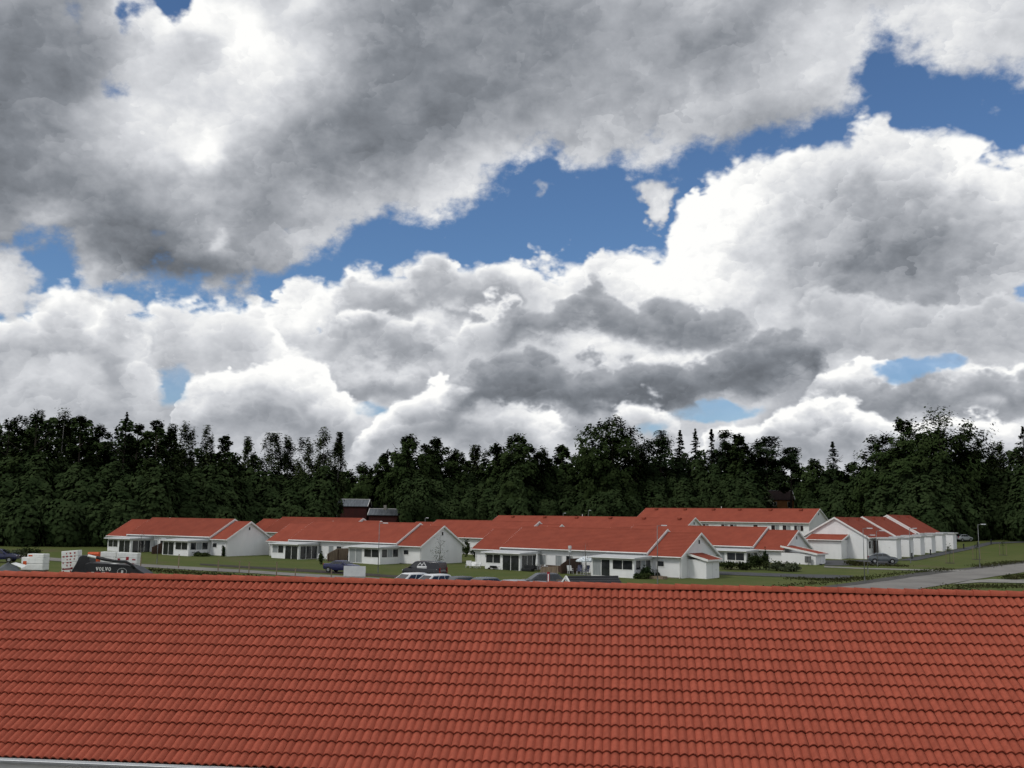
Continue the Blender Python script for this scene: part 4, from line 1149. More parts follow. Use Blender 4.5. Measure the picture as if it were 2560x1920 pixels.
# ------------------------------------------------------------------ building site at the left
def local_quad(D, pts, thick, name, m, parent=None, back=0.0):
    """upright shape standing at distance D: outline read along its own plane, extruded away"""
    P = [on_y(x, y, D) for x, y in pts]
    mb = MB(); n = len(P)
    A = [(p.x, D, p.z) for p in P]; B = [(p.x, D + thick, p.z) for p in P]
    mb.v = A + B
    mb.f = [tuple(range(n)), tuple(range(2 * n - 1, n - 1, -1))] + [(k, n + k, n + (k + 1) % n, (k + 1) % n) for k in range(n)]
    return mb
def pack(name, label, D, x0, x1, y0, y1, depth, marks=(), tilt=0.0, mk='redprint', rz=0.0, group='wrapped insulation packs'):
    a, b = on_y(x0, y1, D), on_y(x1, y1, D); top = on_y(x0, y0, D)
    w = b.x - a.x; h = top.z - a.z
    t = thing(name, label, 'pack', ((a.x + b.x) / 2, D, a.z), rz, group)
    t.rotation_euler = (0, tilt, rz)
    n = max(1, round(h / .55))
    for k in range(n):
        z0, z1 = h * k / n, h * (k + 1) / n - .012
        MB().box(-w / 2, w / 2, 0, depth, z0, z1).build('bale', M['foam'], t, bevel=.05)
    for (u, v, du, dv) in marks:
        MB().box(-w / 2 + w * u, -w / 2 + w * (u + du), -.012, -.004, h * v, h * (v + dv)).build('print_mark', M[mk], t)
    return t
rm = random.Random(3)
mk1 = []
for r_ in range(9):
    for c_ in range(4):
        if rm.random() < .86: mk1.append((.05 + .235 * c_ + rm.uniform(-.02, .03), .06 + .103 * r_, rm.uniform(.05, .13), rm.uniform(.035, .06)))
mk1.append((.05, .36, .62, .035))
z_low = -.2
pack('insulation_pack', 'tilted pack covered with small dark red print', 104, 154, 196, 1376, 1450, 1.0, mk1, tilt=R(-5))
pack('insulation_pack', 'white pack with two columns of red squares', 106, 286, 338, 1381, 1448, 1.0, [(.06, .66, .12, .11), (.46, .72, .13, .12), (.46, .53, .13, .12), (.76, .72, .16, .05), (.72, .55, .16, .05)], tilt=R(2))
pack('insulation_pack', 'plain white pack left of the pack with red squares', 106.6, 247, 285, 1379, 1448, 1.0)
pack('insulation_pack', 'lower white pack with a round orange mark, at far left', 100, 49, 108, 1393, 1425, 1.1, [(.09, .40, .16, .30)], mk='orange', rz=R(-8))
pack('insulation_pack', 'upper white pack with a flat orange mark, at far left', 100.1, 66, 111, 1384, 1393, 1.0, [(.08, .25, .24, .40)], mk='orange', rz=R(-8))
q = on_y(75, 1425, 100); tag(MB().box(-1.3, 1.3, 0, 1.2, -.14, -.02).box(-1.2, -1.0, 0, 1.2, -1.3, -.14).box(1.0, 1.2, 0, 1.2, -1.3, -.14).box(-.1, .1, 0, 1.2, -1.3, -.14).build('pallet_stack', M['wood_light']), 'pallets under the white packs with orange marks', 'pallets').location = (q.x, 100, q.z - .01)
# white sheet sliding off and grey tarpaulin heap
q0, q1 = on_y(32, 1408, 99), on_y(60, 1420, 99)
tag(MB().face([(q0.x, 98.6, q0.z), (q1.x, 98.6, q1.z), (q1.x, 99.6, q1.z + .25), (q0.x, 99.6, q0.z + .05)]).build('plastic_sheet', M['foam']), 'white plastic sheet sticking out beside the grey tarpaulin heap', 'sheet')
def heap(label, m, D, cx, ctop, wpx, hgt, dep):
    q = on_y(cx, ctop, D); w = wpx / FPX * D / 2
    mb = MB(); nu, nv = 18, 8; zg = q.z - hgt
    for a in range(nv + 1):
        for b in range(nu):
            r = 1 - (a / nv) ** 1.6 if a < nv else 0; ph = 2 * math.pi * b / nu; j = 1 + .16 * math.sin(3 * ph + a) + .1 * rm.uniform(-1, 1)
            mb.v.append((w * r * math.cos(ph) * j, dep * r * math.sin(ph) * j, hgt * (a / nv) + .08 * rm.uniform(-1, 1)))
    for a in range(nv):
        for b in range(nu): mb.f.append((a * nu + b, a * nu + (b + 1) % nu, (a + 1) * nu + (b + 1) % nu, (a + 1) * nu + b))
    o = tag(mb.build('tarpaulin_heap', M[m], None, True), label, 'tarpaulin'); o.location = (q.x, D, zg); return o
heap('grey tarpaulin heap at the far left over the ridge', 'greytarp', 98, 22, 1406, 96, 1.6, 1.4)

def covered_machine():
    D = 103
    q = on_y(262, 1440, D)
    t = thing('covered_trailer', 'black tarpaulin covered trailer with white maker lettering', 'trailer', (q.x, D, 0), 0)
    def L(x, y): 
        p = on_y(x, y, D); return (p.x - q.x, p.z)
    def slab(pts, y0, y1, name, m, bev=0.06, sag=.0):
        P = [L(*a) for a in pts]; n = len(P)
        mb = MB(); mb.v = [(x, y0, z) for x, z in P] + [(x, y1, z) for x, z in P]
        mb.f = [tuple(range(n)), tuple(range(2 * n - 1, n - 1, -1))] + [(k, n + k, n + (k + 1) % n, (k + 1) % n) for k in range(n)]
        return mb.build(name, M[m], t, bevel=bev)
    slab([(206, 1458), (213, 1410), (222, 1406), (288, 1411), (318, 1413), (338, 1419), (362, 1434), (372, 1458)], 0, 2.3, 'tarpaulin', 'tarp')
    slab([(168, 1458), (174, 1431), (186, 1411), (196, 1391), (204, 1388), (221, 1390), (221, 1458)], .25, 1.9, 'cover_hood', 'tarp')
    arm = MB()
    pts = [(243, 1393), (262, 1398), (289, 1403), (316, 1404), (330, 1412), (338, 1420)]
    W = [L(*a) for a in pts]
    arm.tube([(x, -.15, z) for x, z in W], [.16, .17, .14, .14, .13, .12], 8); arm.build('boom', M['dark'], t, True)
    wh = [L(x, y) for x, y in ((222, 1389), (243, 1394))]
    MB().tube([(x, -.18, z) for x, z in wh], .13, 8).build('boom_tip', M['foam'], t)
    # lettering: V O L V O in slab letters, laid on the side of the cover
    x0, z0 = L(239, 1427); x1, z1 = L(278.5, 1418); hh = z1 - z0; cw = (x1 - x0) / 5
    for k, ch in enumerate('VOLVO'):
        m = MB(); ax = x0 + cw * k + cw * .06; w = cw * .86; y = -.012; s = hh * .20
        def st(p, r_, wd):
            p, r_ = Vector((p[0], 0, p[1])), Vector((r_[0], 0, r_[1])); d = (r_ - p).normalized(); nn = Vector((-d.z, 0, d.x)) * wd / 2
            m.face([(v_.x, y, v_.z) for v_ in (p + nn, p - nn, r_ - nn, r_ + nn)])
        if ch == 'V':
            st((ax + w * .14, z0 + hh), (ax + w * .5, z0), s * 1.1); st((ax + w * .86, z0 + hh), (ax + w * .5, z0), s * .8)
            y = -.014; st((ax, z0 + hh - s * .2), (ax + w * .36, z0 + hh - s * .2), s * .45); st((ax + w * .64, z0 + hh - s * .2), (ax + w, z0 + hh - s * .2), s * .45)
        elif ch == 'L':
            st((ax + w * .28, z0), (ax + w * .28, z0 + hh), s * 1.1); y = -.014; st((ax + w * .05, z0 + s * .3), (ax + w * .92, z0 + s * .3), s * .6); st((ax + w * .05, z0 + hh - s * .2), (ax + w * .52, z0 + hh - s * .2), s * .45)
        else:
            c = (ax + w / 2, z0 + hh / 2); n = 14
            for j in range(n):
                a0, a1 = 2 * math.pi * j / n, 2 * math.pi * (j + 1) / n
                m.face([(c[0] + w * .46 * math.cos(a0), y, c[1] + hh * .5 * math.sin(a0)), (c[0] + w * .46 * math.cos(a1), y, c[1] + hh * .5 * math.sin(a1)), (c[0] + w * .22 * math.cos(a1), y, c[1] + hh * .34 * math.sin(a1)), (c[0] + w * .22 * math.cos(a0), y, c[1] + hh * .34 * math.sin(a0))])
        m.build('letter', M['trim'], t)
    # faint ring emblem and reddish scuffed strip below
    cx, cz = L(305, 1429); m = MB(); n = 18
    for j in range(n // 2 + 3):
        a0, a1 = math.pi * (-.15 + 1.3 * j / (n / 2 + 3)), math.pi * (-.15 + 1.3 * (j + .6) / (n / 2 + 3))
        m.face([(cx + .5 * math.cos(a0), -.012, cz + .36 * math.sin(a0)), (cx + .5 * math.cos(a1), -.012, cz + .36 * math.sin(a1)), (cx + .44 * math.cos(a1), -.012, cz + .31 * math.sin(a1)), (cx + .44 * math.cos(a0), -.012, cz + .31 * math.sin(a0))])
    m.face([(cx - .12, -.012, cz - .2), (cx + .1, -.012, cz - .2), (cx + .14, -.012, cz + .1), (cx - .05, -.012, cz + .16)])
    m.build('ring_emblem', M['canopy'], t)
    for xx, ww, mm in ((216, 10, 'redprint'), (228, 7, 'foam'), (238, 14, 'redprint'), (254, 9, 'foam'), (264, 8, 'redprint')):
        a, b = L(xx, 1434), L(xx + ww, 1430)
        MB().box(a[0], b[0], -.014, -.004, a[1], b[1]).build('sticker', M[mm], t)
covered_machine()
q = on_y(231, 1409, 108)
t = thing('orange_crate', 'orange red crate behind the black covered trailer', 'crate', (q.x, 108, q.z), R(6))
MB().box(-.56, .56, 0, 1.0, -1.4, 1.0).build('body', M['orange'], t, bevel=.03); MB().prism([(-.02, 1.0), (1.02, 1.0), (.9, 1.2), (.1, 1.2)], -.56, .56).build('lid', M['orange'], t)
q = on_y(255, 1408, 104.5)
tag(MB().box(-1.5, 1.7, 0, 1.2, -.16, .0).build('foam_board', M['foam'], None, bevel=.02), 'white foam boards lying on the black covered trailer', 'boards').location = (q.x, 103.6, q.z + .02)

# ------------------------------------------------------------------ terraces
def HL(h, u, v, z=0.0):
    a = h.rotation_euler[2]; c, s = math.cos(a), math.sin(a)
    return Vector((h.location[0] + c * u - s * v, h.location[1] + s * u + c * v, h.location[2] + z))
def at_h(name, label, cat, h, u, v, rz=0.0, z=0.0, group=None):
    return thing(name, label, cat, HL(h, u, v, z), h.rotation_euler[2] + rz, group)

for h, u0, u1, lb in ((hC, -21.6, -10.6, 'pale terrace slab of the front house'), (hB, -21.0, -10.6, 'pale terrace slab behind the blue sedan'), (hA, -18.2, -10.6, 'pale terrace slab of the leftmost house')):
    t = at_h('terrace', lb, 'terrace', h, 0, 0)
    for k in range(int((u1 - u0) / 1.22)):
        for j in range(3):
            MB().box(u0 + 1.22 * k, u0 + 1.22 * k + 1.2, -3.6 + 1.32 * j, -3.6 + 1.32 * j + 1.3, -.25, .06 + .004 * ((k + j) % 2)).build('paving_slab', M['concrete'], t)

def screen(h, u, lb, hi=1.9, lo=1.15, m='wood'):
    t = at_h('privacy_screen', lb, 'screen', h, u, 0, 0, 0, 'wooden screens between the terraces')
    n = 30
    for k in range(n):
        v0 = .45 - 4.3 * k / n; v1 = v0 - 4.3 / n + .012
        f = k / n; z = hi if f < .55 else hi - (hi - lo) * (f - .55) / .45
        MB().box(-.03 - .012 * (k % 2), .03, v1, v0, -.1, z).build('plank', M[m], t)
    for v in (.3, -1.8, -3.7): MB().box(.032, .12, v - .05, v + .05, -.2, hi - .15 if v > -2 else lo).build('post', M['wood'], t)
screen(hC, -14.9, 'big brown plank screen on the terrace with the parasol')
screen(hB, -14.4, 'brown plank screen left of the blue sedan terrace', m='wood_light')
screen(hA, -12.6, 'brown plank screen on the leftmost house terrace')
# low fence in front of the big screen
t = at_h('low_fence', 'low weathered fence slanting off the big brown screen', 'fence', hC, -15.2, -3.9)
for k in range(14):
    MB().box(-.2 - .2 * k, -.03 - .2 * k, -.015, .015, -.1, 1.0 - .02 * k).build('plank', M['wood_light'], t)
t = at_h('low_fence', 'low brown fence behind the folded parasol', 'fence', hC, -16.0, -1.6)
for k in range(18):
    MB().box(-.2 - .2 * k, -.01 - .2 * k, -.015, .015, -.1, .95).build('plank', M['wood'], t)

# silvery parasol
t = at_h('parasol', 'open silvery white parasol over the blue chairs', 'parasol', hC, -12.1, -2.4)
MB().tube([(0, 0, 0), (0, 0, 2.35)], .03, 8).build('pole', M['steel'], t)
c = MB(); n = 8
for k in range(n):
    a0, a1 = 2 * math.pi * k / n, 2 * math.pi * (k + 1) / n; am = (a0 + a1) / 2
    p0 = (1.25 * math.cos(a0), 1.25 * math.sin(a0), 1.80); p1 = (1.25 * math.cos(a1), 1.25 * math.sin(a1), 1.80); pm = (1.12 * math.cos(am), 1.12 * math.sin(am), 1.76)
    q0 = (.62 * math.cos(a0), .62 * math.sin(a0), 2.14); q1 = (.62 * math.cos(a1), .62 * math.sin(a1), 2.14); qm = (.56 * math.cos(am), .56 * math.sin(am), 2.06)
    top = (0, 0, 2.34)
    c.face([p0, pm, qm, q0]); c.face([pm, p1, q1, qm]); c.face([q0, qm, top]); c.face([qm, q1, top])
    c.face([p0, pm, (pm[0] * .99, pm[1] * .99, 1.62), (p0[0] * .99, p0[1] * .99, 1.64)]); c.face([pm, p1, (p1[0] * .99, p1[1] * .99, 1.64), (pm[0] * .99, pm[1] * .99, 1.62)])
c.build('canopy', M['parasol'], t)
for k in range(8):
    a = 2 * math.pi * k / 8; MB().bar((0, 0, 2.28), (1.22 * math.cos(a), 1.22 * math.sin(a), 1.77), .02).build('rib', M['steel'], t)
MB().tube([(0, 0, -.02), (0, 0, .1), (0, 0, .12)], [.28, .28, .06], 12).build('base', M['concrete'], t)
t = at_h('parasol', 'folded white parasol standing by the left sunroom', 'parasol', hC, -19.6, -2.6)
MB().tube([(0, 0, 0), (0, 0, 2.5)], .03, 8).build('pole', M['steel'], t)
MB().tube([(0, 0, .85), (0, 0, 1.1), (0, 0, 1.7), (0, 0, 2.3), (0, 0, 2.42)], [.17, .2, .13, .07, .02], 8).build('canopy', M['cloth'], t)
MB().tube([(0, 0, -.02), (0, 0, .1)], [.26, .26], 12).build('base', M['concrete'], t)

def chair(h, u, v, rz, lb, seat='plastic', back='plastic', group=None, w=.55, bh=1.0):
    t = at_h('garden_chair', lb, 'chair', h, u, v, rz, .06, group)
    MB().box(-w / 2, w / 2, -.25, .27, .40, .46).build('seat', M[seat], t)
    MB().face([(-w / 2, .24, .46), (w / 2, .24, .46), (w / 2, .46, bh), (-w / 2, .46, bh)]).face([(-w / 2, .29, .46), (w / 2, .29, .46), (w / 2, .51, bh), (-w / 2, .51, bh)]).build('backrest', M[back], t)
    for sx in (-1, 1):
        for y in (-.22, .25): MB().bar((sx * (w / 2 - .02), y, 0), (sx * (w / 2 - .04), y * .9, .40), .04).build('leg', M['plastic'], t)
        MB().box(sx * w / 2 - .025, sx * w / 2 + .025, -.22, .3, .62, .66).build('armrest', M['plastic'], t)
chair(hC, -12.9, -2.7, R(20), 'left chair with blue cushion under the silvery parasol', 'bluecloth', 'bluecloth', bh=1.15)
chair(hC, -11.7, -2.9, R(10), 'right chair with blue cushion under the silvery parasol', 'bluecloth', 'bluecloth', bh=1.15)
chair(hC, -12.4, -2.0, R(-10), 'white chair between the two blue cushioned chairs')
chair(hC, -10.9, -2.7, R(-40), 'white chair at the right edge under the silvery parasol')
chair(hC, -14.0, -3.0, R(60), 'white lounge chair leaning beside the big brown screen', w=.6, bh=1.05)
chair(hC, -30.2, -3.9, R(35), 'left grey white garden chair on the lawn by the front house', w=.7, bh=1.05)
chair(hC, -29.2, -4.2, R(15), 'middle grey white garden chair on the lawn by the front house', w=.7, bh=.95)
chair(hC, -28.3, -4.2, R(-25), 'right grey white garden chair on the lawn by the front house', w=.65, bh=.95)
chair(hB, -17.4, -2.6, R(30), 'left white chair on the terrace behind the blue sedan')
chair(hB, -16.2, -2.9, R(-15), 'right white chair on the terrace behind the blue sedan')
t = at_h('garden_table', 'dark garden table with white things on it, by the folded parasol', 'table', hC, -18.3, -2.6, 0, .06)
MB().box(-.8, .8, -.45, .45, .68, .72).build('table_top', M['wood'], t)
for x in (-.7, .7):
    for y in (-.38, .38): MB().box(x - .03, x + .03, y - .03, y + .03, 0, .68).build('leg', M['wood'], t)
t = at_h('crockery', 'white crockery on the dark garden table', 'crockery', hC, -18.3, -2.6, 0, .785)
MB().tube([(0, 0, 0), (0, 0, .14), (0, 0, .22)], [.14, .16, .08], 10).build('pot', M['plastic'], t); MB().tube([(.3, .1, 0), (.3, .1, .1)], [.08, .1], 10).build('bowl', M['plastic'], t); MB().tube([(-.3, 0, 0), (-.3, 0, .09)], [.1, .12], 10).build('bowl', M['plastic'], t)
t = at_h('garden_sofa', 'dark garden sofa beside the left sunroom of the front house', 'sofa', hC, -20.5, -3.3, 0, .06)
MB().box(-.8, .8, -.4, .4, .1, .42).build('seat', M['dark'], t, bevel=.04); MB().box(-.8, .8, .25, .42, .42, .85).build('backrest', M['dark'], t, bevel=.04)
t = at_h('barbecue', 'black barbecue with hood standing by the curtained sunroom doors', 'barbecue', hB, -11.4, -2.2, 0, .06)
MB().box(-.4, .4, -.25, .25, .72, .95).build('body', M['dark'], t, bevel=.03); MB().tube([(-.4, 0, .95), (.4, 0, .95)], .25, 12).build('hood', M['dark'], t)
for x in (-.36, .36): MB().box(x - .03, x + .03, -.22, .22, 0, .72).build('leg', M['dark'], t)
# pole with two nest boxes
t = thing('nest_box_pole', 'pole with two pale boxes on top beside the big brown screen', 'pole', HL(hC, -13.6, -3.7), R(-39))
MB().tube([(0, 0, -.3), (0, 0, 3.2)], .04, 8).build('pole', M['steel'], t)
for z, w in ((2.75, .26), (3.2, .34)): MB().box(-w / 2, w / 2, -.12, .12, z, z + .36).build('nest_box', M['canopy'], t)
# raised bed, meter cabinet, wall wheel
t = at_h('raised_bed', 'pale timber raised bed below the small wing window', 'planter', hC, -2.6, -2.1)
for a in ((-1.6, 1.6, -.5, -.44), (-1.6, 1.6, .44, .5), (-1.6, -1.54, -.44, .44), (1.54, 1.6, -.44, .44)): MB().box(*a, -.1, .34).build('board', M['wood_light'], t)
MB().box(-1.54, 1.54, -.44, .44, 0, .28).build('soil', M['soil'], t)
mc = HL(hD, 4.0, -.75)
t = thing('meter_cabinet', 'grey meter cabinet on two legs before the annexe wall', 'cabinet', mc, R(-40.9))
MB().box(-.42, .42, -.2, .12, .95, 1.85).build('box', M['steel'], t, bevel=.02); MB().box(-.02, .02, -.215, -.201, .98, 1.82).build('door_seam', M['dark'], t)
for x in (-.3, .3): MB().box(x - .04, x + .04, -.08, -.0, -.2, .95).build('leg', M['trim'], t)
tag(MB().box(-.16, .16, -.16, .16, -.1, .75).box(-.18, .18, -.18, .18, .75, .82).build('bin', M['dark']), 'small black bin at the corner of the annexe', 'bin').location = HL(hD, 5.6, -.1)
t = at_h('wheelbarrow', 'dark wheelbarrow leaning by the left sunroom of the front house', 'wheelbarrow', hC, -26.3, -4.2, R(30))
MB().tube([(0, -.03, .2), (0, .03, .2)], .2, 12).build('wheel', M['rubber'], t)
MB().prism([(-.3, .35), (.3, .35), (.38, .62), (-.38, .62)], .15, .95).build('tray', M['dark'], t)
for y in (-.28, .28): MB().bar((0, y * .2, .2), (1.5, y, .55), .04).build('handle', M['wood'], t)
t = at_h('bicycle', 'bicycle leaning on the wall below the small wing window', 'bicycle', hC, -3.9, .22, 0)
for x in (-.5, .5): MB().tube([(x, -.02, .34), (x, .02, .34)], .33, 16).build('wheel', M['rubber'], t)
fr = MB()
for a, b in (((-.5, 0, .34), (-.12, 0, .3)), ((-.12, 0, .3), (.36, 0, .8)), ((-.2, 0, .82), (.36, 0, .8)), ((-.12, 0, .3), (-.22, 0, .9)), ((-.5, 0, .34), (-.2, 0, .82)), ((.5, 0, .34), (.34, 0, .95))): fr.tube([a, b], .02, 6)
fr.build('frame', M['dark'], t); MB().box(-.34, -.1, -.06, .06, .9, .96).build('saddle', M['dark'], t); MB().tube([(.34, -.25, .98), (.34, .25, .98)], .018, 6).build('handlebar', M['steel'], t)

# ------------------------------------------------------------------ vegetation
def bush(label, loc, w, h, m='shrub', n=900, name='bush', cat='bush', group=None, size=.13):
    t = thing(name, label, cat, loc, 0, group)
    k = max(5, int(w * 4)); C = np.stack([NPR.normal(0, w * .22, k), NPR.normal(0, w * .16, k), h * (.25 + .55 * NPR.random(k))], 1)
    i = NPR.integers(0, k, n); P = C[i] + NPR.normal(0, 1, (n, 3)) * np.array([w * .11, w * .11, h * .13]); P[:, 2] = np.clip(P[:, 2], .02, None)
    put('foliage', leaf_mesh('foliage', P, None, size), M[m], t)
    s = MB()
    for _ in range(4): s.tube([(0, 0, -.1), (RNG.uniform(-.2, .2) * w, RNG.uniform(-.15, .15) * w, h * .6)], [.03, .012], 5)
    s.build('stem', M['bark'], t)
    return t
def bush_px(label, x, y, wpx, hpx, **k):
    g = ground_at(x, y); s = g.y / FPX
    return bush(label, g, wpx * s, hpx * s, **k)
bush_px('round dark bush before the curtained window of the shrubbed house', 1900, 1424, 52, 34, group='shrubs along the house', n=1500)
bush_px('pointed dark shrub below the small wing window of the shrubbed house', 1915, 1424, 14, 46, m='needle', n=600)
bush_px('left low hedge bush along the shrubbed house, next to the front gable shed', 1825, 1424, 70, 20, group='shrubs along the house')
bush_px('low hedge bush between the gable shed and the round dark bush', 1868, 1425, 50, 18, group='shrubs along the house')
bush_px('low flowering bush right of the pointed dark shrub', 1952, 1427, 56, 22, m='pale_leaf', group='shrubs along the house')
bush_px('grey green bush left of the meter cabinet', 1985, 1429, 46, 22, m='pale_leaf', group='shrubs along the house')
bush_px('dark shrub by the right sunroom corner of the front house', 1622, 1446, 34, 30, m='needle')
bush_px('low dark bush with red flowers beside the raised bed', 1606, 1447, 40, 15)
bush_px('dark column bush on the terrace behind the blue sedan', 801, 1411, 13, 34, m='shrub', n=700)
bush_px('small bush left of the leftmost house wing door', 508, 1391, 40, 10)
bush_px('narrow dark shrub by the wing of the leftmost house', 557, 1391, 10, 26, m='needle', n=400)
bush_px('big dark bush at the left edge by the blue car', 72, 1394, 46, 28, m='shrub', n=1300)
bush_px('shaggy bush in front of the dark blue car at left', 40, 1396, 40, 22, m='pale_leaf', n=700)
bush_px('climbing bush at the gap between the second and front house', 1165, 1392, 26, 40, m='shrub', n=900)
bush_px('dark bush behind the garden chairs by the front house', 1195, 1396, 30, 26, m='needle', n=800)
bush_px('weedy bush at the right roadside corner', 2545, 1448, 60, 12, m='weeds', n=700)
bush_px('weedy bush before the grey hatchback', 2150, 1412, 70, 9, m='weeds', n=700)
# verge weeds: uncountable small growth along road and lane
def weeds():
    P = []
    def strip(pts, w, n):
        A = [ground_at(*p) for p in pts]
        for _ in range(n):
            k = RNG.randrange(len(A) - 1); q = A[k].lerp(A[k + 1], RNG.random()); x, y = q.x + RNG.gauss(0, w), q.y + RNG.gauss(0, w * 1.6)
            P.append((x, y, G(x, y) + RNG.uniform(.02, .18)))
    strip([(1900, 1474), (2100, 1452), (2280, 1431), (2380, 1424)], .6, 1300)
    strip([(2300, 1488), (2420, 1468), (2560, 1466)], .9, 1300)
    strip([(350, 1425), (520, 1436), (700, 1450)], .8, 1800)
    strip([(2128, 1414), (2210, 1414), (2260, 1416)], .5, 700)
    strip([(1980, 1447), (2080, 1452), (2160, 1446)], .7, 900)
    strip([(2440, 1418), (2560, 1404)], .7, 900)
    o = put('verge_weeds', leaf_mesh('verge_weeds', np.array(P), None, .10), M['weeds'])
    tag(o, 'rough weeds along the road and lane edges', 'weeds', kind='stuff')
weeds()

def crown(kind, h, w, n):
    """leaf points of a tree of height h and width w, foot at the origin"""
    r = NPR
    def shell(c, rad, k, thick=.28):
        d = r.normal(size=(k, 3)); d /= np.linalg.norm(d, axis=1)[:, None]
        return c + d * rad * (1 - thick * r.random((k, 1)) ** 1.3)
    out = []
    if kind in ('broad', 'dense'):
        nl = 26 if kind == 'broad' else 22
        lobes = []
        for k in range(nl):
            t = (k + .5) / nl; z = h * (.16 + .76 * t); env = w / 2 * math.sqrt(max(.06, 1 - abs((t - .40) / .63) ** (3.0 if kind == 'dense' else 2.3)))
            a = k * 2.4 + r.uniform(-.5, .5); q = env * r.uniform(.35, .78) * (0.3 if t > .93 else 1)
            lobes.append((np.array([q * math.cos(a), q * math.sin(a), z]), np.array([1, 1, .85]) * w * r.uniform(.11, .20) * (.75 if t > .8 else 1)))
        lobes.append((np.array([0, 0, h * .50]), np.array([.9, .9, 1.5]) * w * .30)); lobes.append((np.array([0, 0, h * .91]), np.array([1, 1, .9]) * min(w * .13, h * .085)))
        tot = sum((l[1][0]) ** 2 for l in lobes)
        for c, rad in lobes:
            m = int(n * rad[0] ** 2 / tot); kc = max(8, m // 22)
            cc = shell(c, rad, kc, .6); i = r.integers(0, kc, m)
            out.append(cc[i] + r.normal(0, 1, (m, 3)) * w * (.028 if kind == 'broad' else .022))
    elif kind == 'birch':
        k = 64; t = r.random(k); z = h * (.28 + .70 * t); env = w / 2 * np.sqrt(np.clip(1 - ((t - .35) / .70) ** 2, .03, 1)) * (1 - .35 * t)
        a = r.random(k) * 6.283; q = env * (.35 + .65 * r.random(k)); c = np.stack([q * np.cos(a), q * np.sin(a), z], 1)
        i = r.integers(0, k, n); out.append(c[i] + r.normal(0, 1, (n, 3)) * np.array([w * .055, w * .055, h * .028]) - np.array([0, 0, 1]) * (r.random((n, 1)) ** 2) * h * .045)
    elif kind == 'spruce':
        nb = 210
        for k in range(nb):
            t = r.random() ** 1.25; z = h * (.08 + .90 * t); R_ = w / 2 * (1 - t) ** .8 * r.uniform(.72, 1.12) + .15
            a = r.uniform(0, 6.283); m = max(5, int(n / nb * (1.6 - 1.2 * t))); s = r.random(m) ** .7
            out.append(np.stack([R_ * s * np.cos(a), R_ * s * np.sin(a), z - .38 * R_ * s + .16 * R_ * s * s], 1) + r.normal(0, .10 + .05 * R_, (m, 3)) * np.array([1, 1, .7]))
        m = n // 60; out.append(np.stack([r.normal(0, .10, m), r.normal(0, .10, m), h * (.93 + .07 * r.random(m))], 1))
    elif kind == 'pine':
        k = 24; t = np.sort(r.random(k)); z = h * (.42 + .56 * t); env = w / 2 * np.clip(1.05 - .85 * np.abs(t - .35), .2, 1); a = r.random(k) * 6.283
        q = env * (.3 + .7 * r.random(k)); c = np.stack([q * np.cos(a), q * np.sin(a), z], 1); c[-1] = (0, 0, h * .97); i = r.integers(0, k, n)
        out.append(c[i] + r.normal(0, 1, (n, 3)) * np.array([w * .085, w * .085, h * .022]))
    P = np.concatenate(out); P[:, 2] = np.clip(P[:, 2], .3, h)
    return P

def tree(label, x, ytop, wpx, D, kind, group='trees along the forest edge', m=None, base=None, n=None, size=None):
    q = on_y(x, ytop, D); g = G(q.x, D) - .2 if base is None else base
    h = q.z - g; w = wpx / FPX * D
    nm = {'broad': 'broadleaf_tree', 'dense': 'broadleaf_tree', 'birch': 'birch_tree', 'spruce': 'spruce_tree', 'pine': 'pine_tree'}[kind]
    t = thing(nm, label, 'tree', (q.x, D, g), RNG.uniform(0, 6.28), group)
    n = n or {'broad': 9000, 'dense': 15000, 'birch': 6500, 'spruce': 6000, 'pine': 5500}[kind]
    P = crown(kind, h, w, n)
    size = size or {'broad': .33, 'dense': .35, 'birch': .25, 'spruce': .27, 'pine': .28}[kind] * (D / 220)
    Nn = P - np.array([0, 0, h * .5]); Nn[:, :2] *= 1.6; Nn[:, 2] += .25 * h; Nn /= np.linalg.norm(Nn, axis=1)[:, None]
    put('crown', leaf_mesh('crown', P, Nn, size), M[m or {'broad': 'leaf_a', 'dense': 'leaf_a', 'birch': 'leaf_b', 'spruce': 'needle', 'pine': 'needle'}[kind]], t)
    r0 = .012 * h + .05
    r0 = r0 * .7 if kind == 'birch' else r0
    tr = MB().tube([(0, 0, -.5), (.1, .05, h * .3), (-.05, .1, h * .6), (0, 0, h * .93)], [r0, r0 * .8, r0 * .5, r0 * .12], 7)
    for k in range(9 if kind in ('broad', 'dense', 'birch') else 5):
        z = h * RNG.uniform(.25, .75); a = RNG.uniform(0, 6.28); L = w * RNG.uniform(.22, .42)
        tr.tube([(0, 0, z), (L * .5 * math.cos(a), L * .5 * math.sin(a), z + L * .35), (L * math.cos(a), L * math.sin(a), z + L * .75)], [r0 * .32, r0 * .2, r0 * .06], 5, False)
    tr.build('trunk', M['birchbark' if kind == 'birch' else 'bark'], t, True)
    return t

